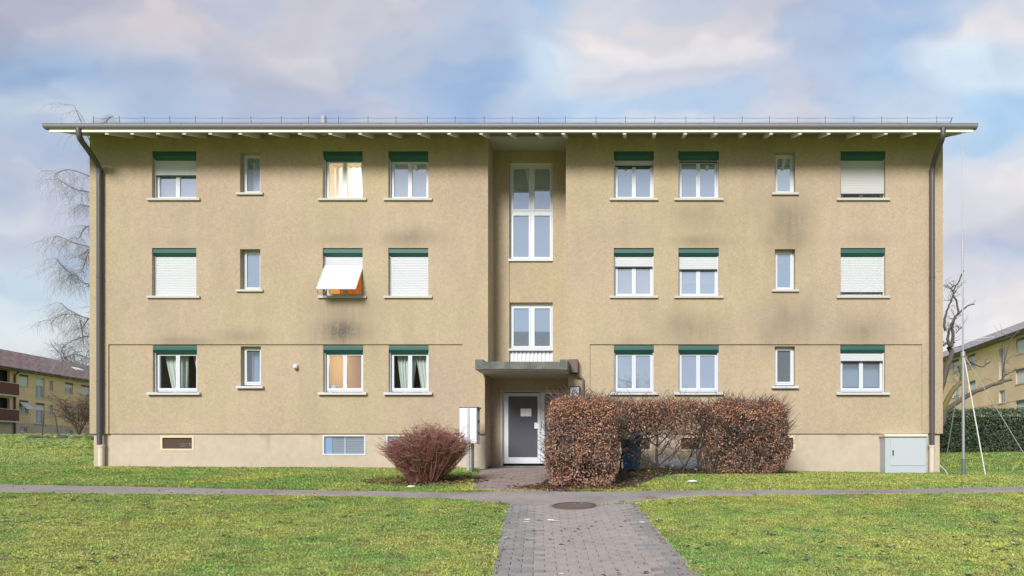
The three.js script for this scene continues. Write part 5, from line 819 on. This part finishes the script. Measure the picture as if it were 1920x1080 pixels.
// a wall standing on the line x = X; u runs along the depth d, outside towards face
function blockAlong(o) {
  const { X, face } = o, b = thing('apartment_block', o.label, 'apartment building', 'neighbour blocks'), uOf = (d) => face > 0 ? -(D - d) : (D - d);
  const rc = (d0, d1, y0, y1) => { const a = uOf(d0), c = uOf(d1); return rect(Math.min(a, c), Math.max(a, c), y0, y1); };
  const put = (g) => alongZ(g, X, face);                                 // geometry drawn in (u, y), outside = +z
  const holes = o.windows.map((w) => rc(w.d[0], w.d[1], w.y[0], w.y[1])).concat((o.openings ?? []).map((w) => rc(w[0], w[1], w[2], w[3])));
  mesh('wall', boxUV(clean(put(wallGeo(rc(o.d[0], o.d[1], o.line, o.eave), holes.filter((h) => h[0][1] >= o.line - 0.01), 0.28, 0)))), M.wall2, b);
  mesh('lower_wall', boxUV(clean(put(wallGeo(rc(o.d[0], o.d[1], o.base - 1.5, o.line), holes.filter((h) => h[2][1] <= o.line + 0.01), 0.28, -0.03)))), o.lower ?? M.wall2, b);
  const zA = D - o.d[0], zB = D - o.d[1], deep = 10, xi = X - face * 0.28, xo = X - face * deep;
  mesh('end_wall', [boxUV(bx(Math.min(xi, xo), Math.max(xi, xo), o.base - 1.5, o.eave, zA - 0.3, zA)), boxUV(bx(Math.min(xi, xo), Math.max(xi, xo), o.base - 1.5, o.eave, zB, zB + 0.3)), boxUV(bx(Math.min(xo, xo + face * 0.3), Math.max(xo, xo + face * 0.3), o.base - 1.5, o.eave, zB, zA))], M.wall2, b);
  mesh('core', bx(Math.min(X - face * 1.0, xo), Math.max(X - face * 1.0, xo), o.base, o.eave - 0.1, zB + 0.35, zA - 0.35), M.roomDark, b);
  // roof along z
  const e = X + face * 0.7, r = X - face * deep / 2, e2 = X - face * (deep + 0.7), prof2 = [[e, o.eave], [r, o.ridge], [e2, o.eave], [e2, o.eave - 0.18], [r, o.ridge - 0.18], [e, o.eave - 0.18]];
  const rg = prismX(prof2.map(([x, y]) => [-x, y]), zB - 0.6, zA + 0.6); rg.rotateY(Math.PI / 2); // x -> -z, z -> x
  const P = rg.attributes.position; for (let i = 0; i < P.count; i++) { P.setXYZ(i, -P.getX(i), P.getY(i), -P.getZ(i)); } rg.computeVertexNormals(); { const uv = []; for (let i = 0; i < P.count; i++) uv.push(P.getZ(i), Math.hypot(P.getX(i) - e, P.getY(i) - o.eave)); rg.setAttribute('uv', new THREE.Float32BufferAttribute(uv, 2)); }
  const roof = mesh('roof', rg, o.tile ?? M.tiles, b);
  { const T = new Twigs(); T.path([[e + face * 0.06, o.eave - 0.05, zA + 0.6], [e + face * 0.06, o.eave - 0.05, zB - 0.6]], 0.08, 0.08, 7); mesh('gutter', T.geo(), M.pipe, roof); }
  mesh('eaves_board', bx(Math.min(X, e), Math.max(X, e), o.eave - 0.24, o.eave - 0.185, zB - 0.5, zA + 0.5), std({ color: C(0.16, 0.13, 0.11), roughness: 0.9 }), roof);
  for (const w of o.windows) {
    const g = sub(b, 'window'), d0 = w.d[0], d1 = w.d[1], [y0, y1] = w.y, a = Math.min(uOf(d0), uOf(d1)), c = Math.max(uOf(d0), uOf(d1)), z = w.y[1] <= o.line + 0.01 ? -0.03 : 0;
    mesh('frame', put(merge([...sashBars(a + 0.003, c - 0.003, y0, y1, z - 0.2, z - 0.14, 0.07), bx((a + c) / 2 - 0.04, (a + c) / 2 + 0.04, y0 + 0.07, y1 - 0.07, z - 0.19, z - 0.145)])), M.whiteFrame, g);
    mesh('pane', put(clean(paneAt(a + 0.06, c - 0.06, y0 + 0.06, y1 - 0.06, z - 0.17))), M.halfGlass, g);
    if (!w.noSill) mesh('sill', put(bx(a - 0.1, c + 0.1, y0 - 0.06, y0, z - 0.15, z + 0.06)), M.sillStone, g);
    if (w.head) mesh('shutter_box', put(bx(a + 0.01, c - 0.01, y1 - 0.2, y1 - 0.01, z - 0.14, z + 0.02)), std({ color: C(0.075, 0.08, 0.07), roughness: 0.7 }), g);
    if (w.blind) mesh('roller_shutter', put(bx(a + 0.02, c - 0.02, y1 - 0.2 - w.blind, y1 - 0.2, z - 0.13, z - 0.1)), M.shutter, g);
    if (w.awning) { const q = bx(a + 0.02, c - 0.02, -w.awning, 0, -0.015, 0.015); q.rotateX(-0.85); q.translate(0, y1 - 0.2, z - 0.05); mesh('awning_shutter', put(q), M.shutter, g); }
  }
  return { b, put, uOf };
}
const sq = (px, X) => (X - XC) * F / (px - VX);                          // depth at which the plane x = X shows at that pixel
{
  const X = -62, W = (l, r, y0, y1, o = {}) => ({ d: [sq(l, X), sq(r, X)], y: [y0, y1], ...o });
  const { b, put, uOf } = blockAlong({ label: 'tan neighbour block with red brown balconies and brown tiled roof at far left', X, face: 1, d: [46, 112], base: 3.5, line: 4.82, eave: 10.45, ridge: 13.2, lower: M.plinth,
    tile: std({ map: tileMap, color: C(1.25, 1.05, 1.08), roughness: 0.9 }),
    openings: [[58, sq(18.5, X), 4.9, 7.3], [58, sq(18.5, X), 7.5, 10.2]],
    windows: [W(36, 53, 8.72, 10.0, { head: 1, blind: 1.06 }), W(36, 53, 5.86, 7.25, { head: 1, awning: 1.15 }), W(67, 83.5, 7.72, 9.95, { blind: 0.7 }), W(67, 83.5, 4.86, 7.15, { head: 1, blind: 0.6 }), W(92, 100, 6.0, 7.1), W(92, 100, 8.7, 9.8), W(122, 137, 5.86, 7.15, { head: 1, awning: 0.7 }), W(122, 137, 8.6, 9.85, { head: 1, blind: 0.4 }), W(152, 168, 5.86, 7.15, { head: 1, awning: 1.0 }), W(152, 168, 8.6, 9.85, { head: 1, blind: 1.0 }), W(38, 51, 3.85, 4.4, { noSill: 1 }), W(122, 137, 3.85, 4.4, { noSill: 1 })] });
  const red = std({ color: C(0.125, 0.045, 0.040), roughness: 0.8 }), a = uOf(58), c = uOf(sq(23, X));
  for (const [y0, y1] of [[4.95, 6.1], [7.65, 8.85]]) {
    const g = sub(b, 'balcony'); mesh('slab', put(bx(a, c, y0 - 0.2, y0 - 0.05, -1.0, 0.75)), M.soffit, g); mesh('rail', put(bx(a, c + 0.02, y1 - 0.06, y1, 0.70, 0.79)), M.soffit, g);
    for (let u = a; u < c - 0.1; u += 0.25) mesh('board', put(bx(u, u + 0.235, y0, y1 - 0.06, 0.71, 0.75)), red, g);
    mesh('board', put(bx(c - 0.03, c, y0, y1 - 0.06, 0.0, 0.70)), red, g);
  }
  const T = new Twigs(), zp = D - sq(26, X); T.path([[X + 0.65, 10.3, zp + 0.3], [X + 0.5, 10.1, zp], [X + 0.12, 9.8, zp], [X + 0.1, 3.2, zp]], 0.09, 0.09, 7); mesh('downpipe', T.geo(), std({ color: C(0.10, 0.06, 0.05), roughness: 0.6 }), b);
  mesh('skylight', (() => { const g = bx(-0.6, 0.6, -0.04, 0.04, -0.35, 0.35); g.rotateY(Math.PI / 2); g.rotateZ(-Math.atan(2.75 / 5.7)); g.translate(X - 2.6, 10.45 + 3.3 * 2.75 / 5.7 + 0.05, D - 84); return g; })(), M.paper, b);
}
{
  const X = 36.7, W = (l, r, y0, y1, o = {}) => ({ d: [sq(r, X), sq(l, X)], y: [y0, y1], ...o });
  blockAlong({ label: 'yellow tan neighbour block with grey tiled roof behind the evergreen hedge', X, face: -1, d: [44, 96], base: 2.4, line: 5.93, eave: 11.75, ridge: 14.5, tile: std({ map: tileMap, color: C(2.0, 2.2, 2.4), roughness: 0.85 }),
    windows: [W(1815, 1829, 9.95, 11.3, { head: 1, blind: 0.8 }), W(1815, 1829, 7.4, 8.65, { head: 1, blind: 0.7 }), W(1815, 1829, 4.5, 5.9, { head: 1 }), W(1786, 1798, 9.95, 11.3, { head: 1, blind: 1.0 }), W(1786, 1798, 7.4, 8.65, { head: 1, blind: 0.9 }), W(1789, 1799, 4.5, 5.9, { head: 1 }), W(1873, 1884, 8.1, 10.95), W(1873, 1884, 5.95, 7.1), W(1905, 1924, 9.95, 11.3, { head: 1, blind: 1.1 }), W(1905, 1924, 7.35, 8.65, { head: 1, blind: 1.05 }), W(1905, 1924, 4.5, 5.9, { head: 1, blind: 0.4 }), W(1945, 1965, 9.95, 11.3, { head: 1, blind: 1.1 }), W(1945, 1965, 7.35, 8.65, { head: 1, blind: 1.05 })] });
}
{ // block across the lawn, seen only mirrored in the panes
  const b = thing('apartment_block', 'long dark roofed block across the lawn mirrored in the stairwell panes', 'apartment building', 'neighbour blocks'), z = 66, y0 = gy(-20, z) - 1;
  mesh('wall', boxUV(bx(-62, -2, y0, 14.1, z, z + 10)), M.wall2, b); const rf = prismX([[z - 0.7, 14.0], [z + 5, 18.2], [z + 10.7, 14.0]], -62.6, -1.4); mesh('roof', rf, M.tiles, b);
  for (let k = 0; k < 14; k++) for (let r = 0; r < 5; r++) { const x = -59 + k * 4.2, y = y0 + 2.2 + r * 2.75, w = sub(b, 'window'); mesh('frame', bx(x, x + 1.5, y, y + 1.4, z - 0.05, z + 0.02), M.whiteFrame, w); mesh('pane', bx(x + 0.08, x + 1.42, y + 0.08, y + 1.32, z - 0.06, z - 0.052), M.doorGlass, w); }
}
{ // carpet frame and stones on the far left lawn
  const p0 = hit(77.5, 811.5), d = 52, z = D - d, x0 = hx(78, d), x1 = hx(111, d), yy = gy(x0, z), top = uy(772, z) - yy, o = thing('carpet_frame', 'thin dark metal carpet beating frame on the left lawn', 'frame', null, [x0, yy, z]);
  const T = (p, r = 0.03) => { const t = new Twigs(); t.path(p, r, r, 7); return t.geo(); }, m = std({ color: C(0.045, 0.045, 0.05), roughness: 0.6 });
  mesh('post', T([[0, -0.1, 0], [0.2, top, 0]]), m, o); mesh('post', T([[x1 - x0, -0.1, 0], [x1 - x0, top - 0.15, 0.4]]), m, o); mesh('crossbar', T([[0.2, top, 0], [x1 - x0, top - 0.15, 0.4]]), m, o);
  const rock = (px, py, w, h, label) => { const dd = 50, zz = D - dd, x = hx(px, dd), g = new THREE.IcosahedronGeometry(1, 4), p = g.attributes.position; for (let i = 0; i < p.count; i++) { const f = 1 + 0.5 * (fbm(p.getX(i) * 2 + px, p.getY(i) * 2, p.getZ(i) * 2 + 2.2, 3) - 0.5); p.setXYZ(i, p.getX(i) * f * w, p.getY(i) * f * h, p.getZ(i) * f * w * 0.5); } g.computeVertexNormals(); const r = tag(mesh('stone', g, std({ color: C(0.055, 0.055, 0.058), roughness: 0.9 })), label, 'stone', 'dark stones on the left lawn'); r.position.set(x, gy(x, zz) + h * 0.35 + 0.1, zz); };
  rock(66, 816, 0.6, 0.2, 'long low dark stone left of the carpet frame'); rock(87, 816, 0.35, 0.16, 'small dark stone under the carpet frame'); rock(117, 815, 0.35, 0.22, 'dark stone at the right foot of the carpet frame'); rock(101, 819, 0.5, 0.07, 'flat dark slab in front of the carpet frame'); rock(146, 815, 0.3, 0.16, 'mossy stone beside the low tree'); rock(171, 814, 0.3, 0.16, 'dark stone at the corner of the block');
}

// ---------------------------------------------------------------- grass
{
  const blades = (seed, n, h) => {
    const R = rng(seed), P = [], N = []; for (let i = 0; i < n; i++) {
      const a = R() * 6.283, l = h * (0.55 + R() * 0.7), w = 0.0032 + R() * 0.002, ox = (R() - 0.5) * 0.06, oz = (R() - 0.5) * 0.06, ln = 0.25 + R() * 0.9, c = Math.cos(a), s = Math.sin(a), sx = -s * w, sz = c * w;
      const m = [ox + c * l * ln * 0.35, l * 0.62, oz + s * l * ln * 0.35], t = [ox + c * l * ln, l * (0.95 - 0.25 * ln), oz + s * l * ln];
      P.push(ox - sx, 0, oz - sz, ox + sx, 0, oz + sz, m[0] + sx * 0.8, m[1], m[2] + sz * 0.8, ox - sx, 0, oz - sz, m[0] + sx * 0.8, m[1], m[2] + sz * 0.8, m[0] - sx * 0.8, m[1], m[2] - sz * 0.8, m[0] - sx * 0.8, m[1], m[2] - sz * 0.8, m[0] + sx * 0.8, m[1], m[2] + sz * 0.8, ...t);
    }
    const g = new THREE.BufferGeometry(); g.setAttribute('position', new THREE.Float32BufferAttribute(P, 3)); g.setAttribute('uv', new THREE.Float32BufferAttribute(new Float32Array(P.length / 3 * 2), 2)); g.computeVertexNormals(); return g;
  };
  const gm = phy({ color: C(1, 1, 1), roughness: 0.7, transmission: 0.3, thickness: 0, side: THREE.DoubleSide });
  const R = rng(600), zones = [[5.6, 13.4, 1800, 0.040, 9, 1], [13.4, 20, 1100, 0.045, 9, 1.1], [20, 34, 210, 0.06, 10, 1.9], [34, 62, 36, 0.09, 10, 3.6]];
  zones.forEach(([d0, d1, dens, h, n, sc], zi) => {
    const M4 = [], cols = [], up = new THREE.Vector3(0, 1, 0);
    for (let d = d0; d < d1; d += 0.25) {
      const xa = hx(-60, d + 0.25), xb = hx(1990, d + 0.25), cnt = Math.round((xb - xa) * 0.25 * dens);
      for (let i = 0; i < cnt; i++) {
        const x = lerp(xa, xb, R()), z = D - d - R() * 0.25;
        if (z < 0 && x > XL - 0.02 && x < XR + 0.02) continue; if (d > 20 && x > XL - (d - 19) * 0.8 && x < XR + (d - 19) * 0.42) continue;
        if (z < 13.5 && z > -1 && (onPath(...edgeJ(x, z)) || (inPoly(x, z, hedgeBed) && R() < 0.985) || (inPoly(x, z, bushBed) && R() < 0.9))) continue;
        const a = fbm(x * 0.28, z * 0.28, 0, 3), b = fbm(x * 1.3 + 5, z * 1.3, 0, 3), c = fbm(x * 4.5 + 9, z * 4.5, 0, 2); if (c < 0.3 && R() < 0.55) continue;
        const pch = fbm(x * 2.7 + 60, z * 2.7 + 20, 0, 3), k = clamp(0.52 + (a - 0.5) * 1.6 + (b - 0.5) * 1.7 + (pch - 0.5) * 1.2 + (R() - 0.5) * 0.8), v = (0.7 + R() * 0.6) * (0.82 + 0.5 * fbm(x * 5 + 3, z * 5, 0, 2)), s = sc * (0.7 + R() * 0.6) * (0.8 + 0.5 * b), dry = R() < 0.07 + 0.2 * sstep(0.58, 0.75, c);
        const q = new THREE.Quaternion().setFromAxisAngle(up, R() * 6.283); M4.push(new THREE.Matrix4().compose(new THREE.Vector3(x, gy(x, z) - 0.004, z), q, new THREE.Vector3(s, s * (0.8 + 0.4 * R()) / (sc > 1 ? Math.sqrt(sc) : 1), s)));
        cols.push(dry ? C(0.48 * v, 0.40 * v, 0.20 * v) : C(lerp(0.230, 0.475, k) * v, lerp(0.400, 0.510, k) * v, lerp(0.078, 0.118, k) * v));
      }
    }
    const im = new THREE.InstancedMesh(blades(40 + zi, n, h), gm, M4.length); M4.forEach((m, i) => { im.setMatrixAt(i, m); im.setColorAt(i, cols[i]); });
    im.name = numbered('grass'); im.userData = { kind: 'stuff', label: ['short mown grass of the near lawn', 'grass of the strip along the building', 'grass beside and behind the building', 'far grass in front of the neighbour blocks'][zi], category: 'grass' }; im.castShadow = im.receiveShadow = true; scene.add(im);
    console.log('grass', zi, M4.length);
  });
}
{ // flat broad leaved weeds among the grass
  const L = new Leaves(900), R = rng(901), tone = [[0.17, 0.29, 0.13], [0.22, 0.33, 0.17], [0.12, 0.20, 0.08], [0.30, 0.37, 0.25]];
  for (let i = 0; i < 600; i++) {
    const d = 6.2 + R() * 7.2, x = lerp(hx(-40, d), hx(1960, d), R()), z = D - d; if (onPath(x, z) || fbm(x * 0.9 + 12, z * 0.9, 0, 3) < 0.47) continue;
    const c = pick(R, tone), n = 5 + Math.floor(R() * 5), s = 0.03 + R() * 0.035; for (let k = 0; k < n; k++) L.add(x + (R() - 0.5) * 0.05, gy(x, z) + 0.034 + R() * 0.014, z + (R() - 0.5) * 0.05, s, s * 0.6, c, 1);
  }
  const o = mesh('lawn_weeds', L.geo(), M.leafV); o.userData = { kind: 'stuff', label: 'flat broad leaved weeds growing among the lawn grass', category: 'weeds' };
}
renderer.render(scene, camera);
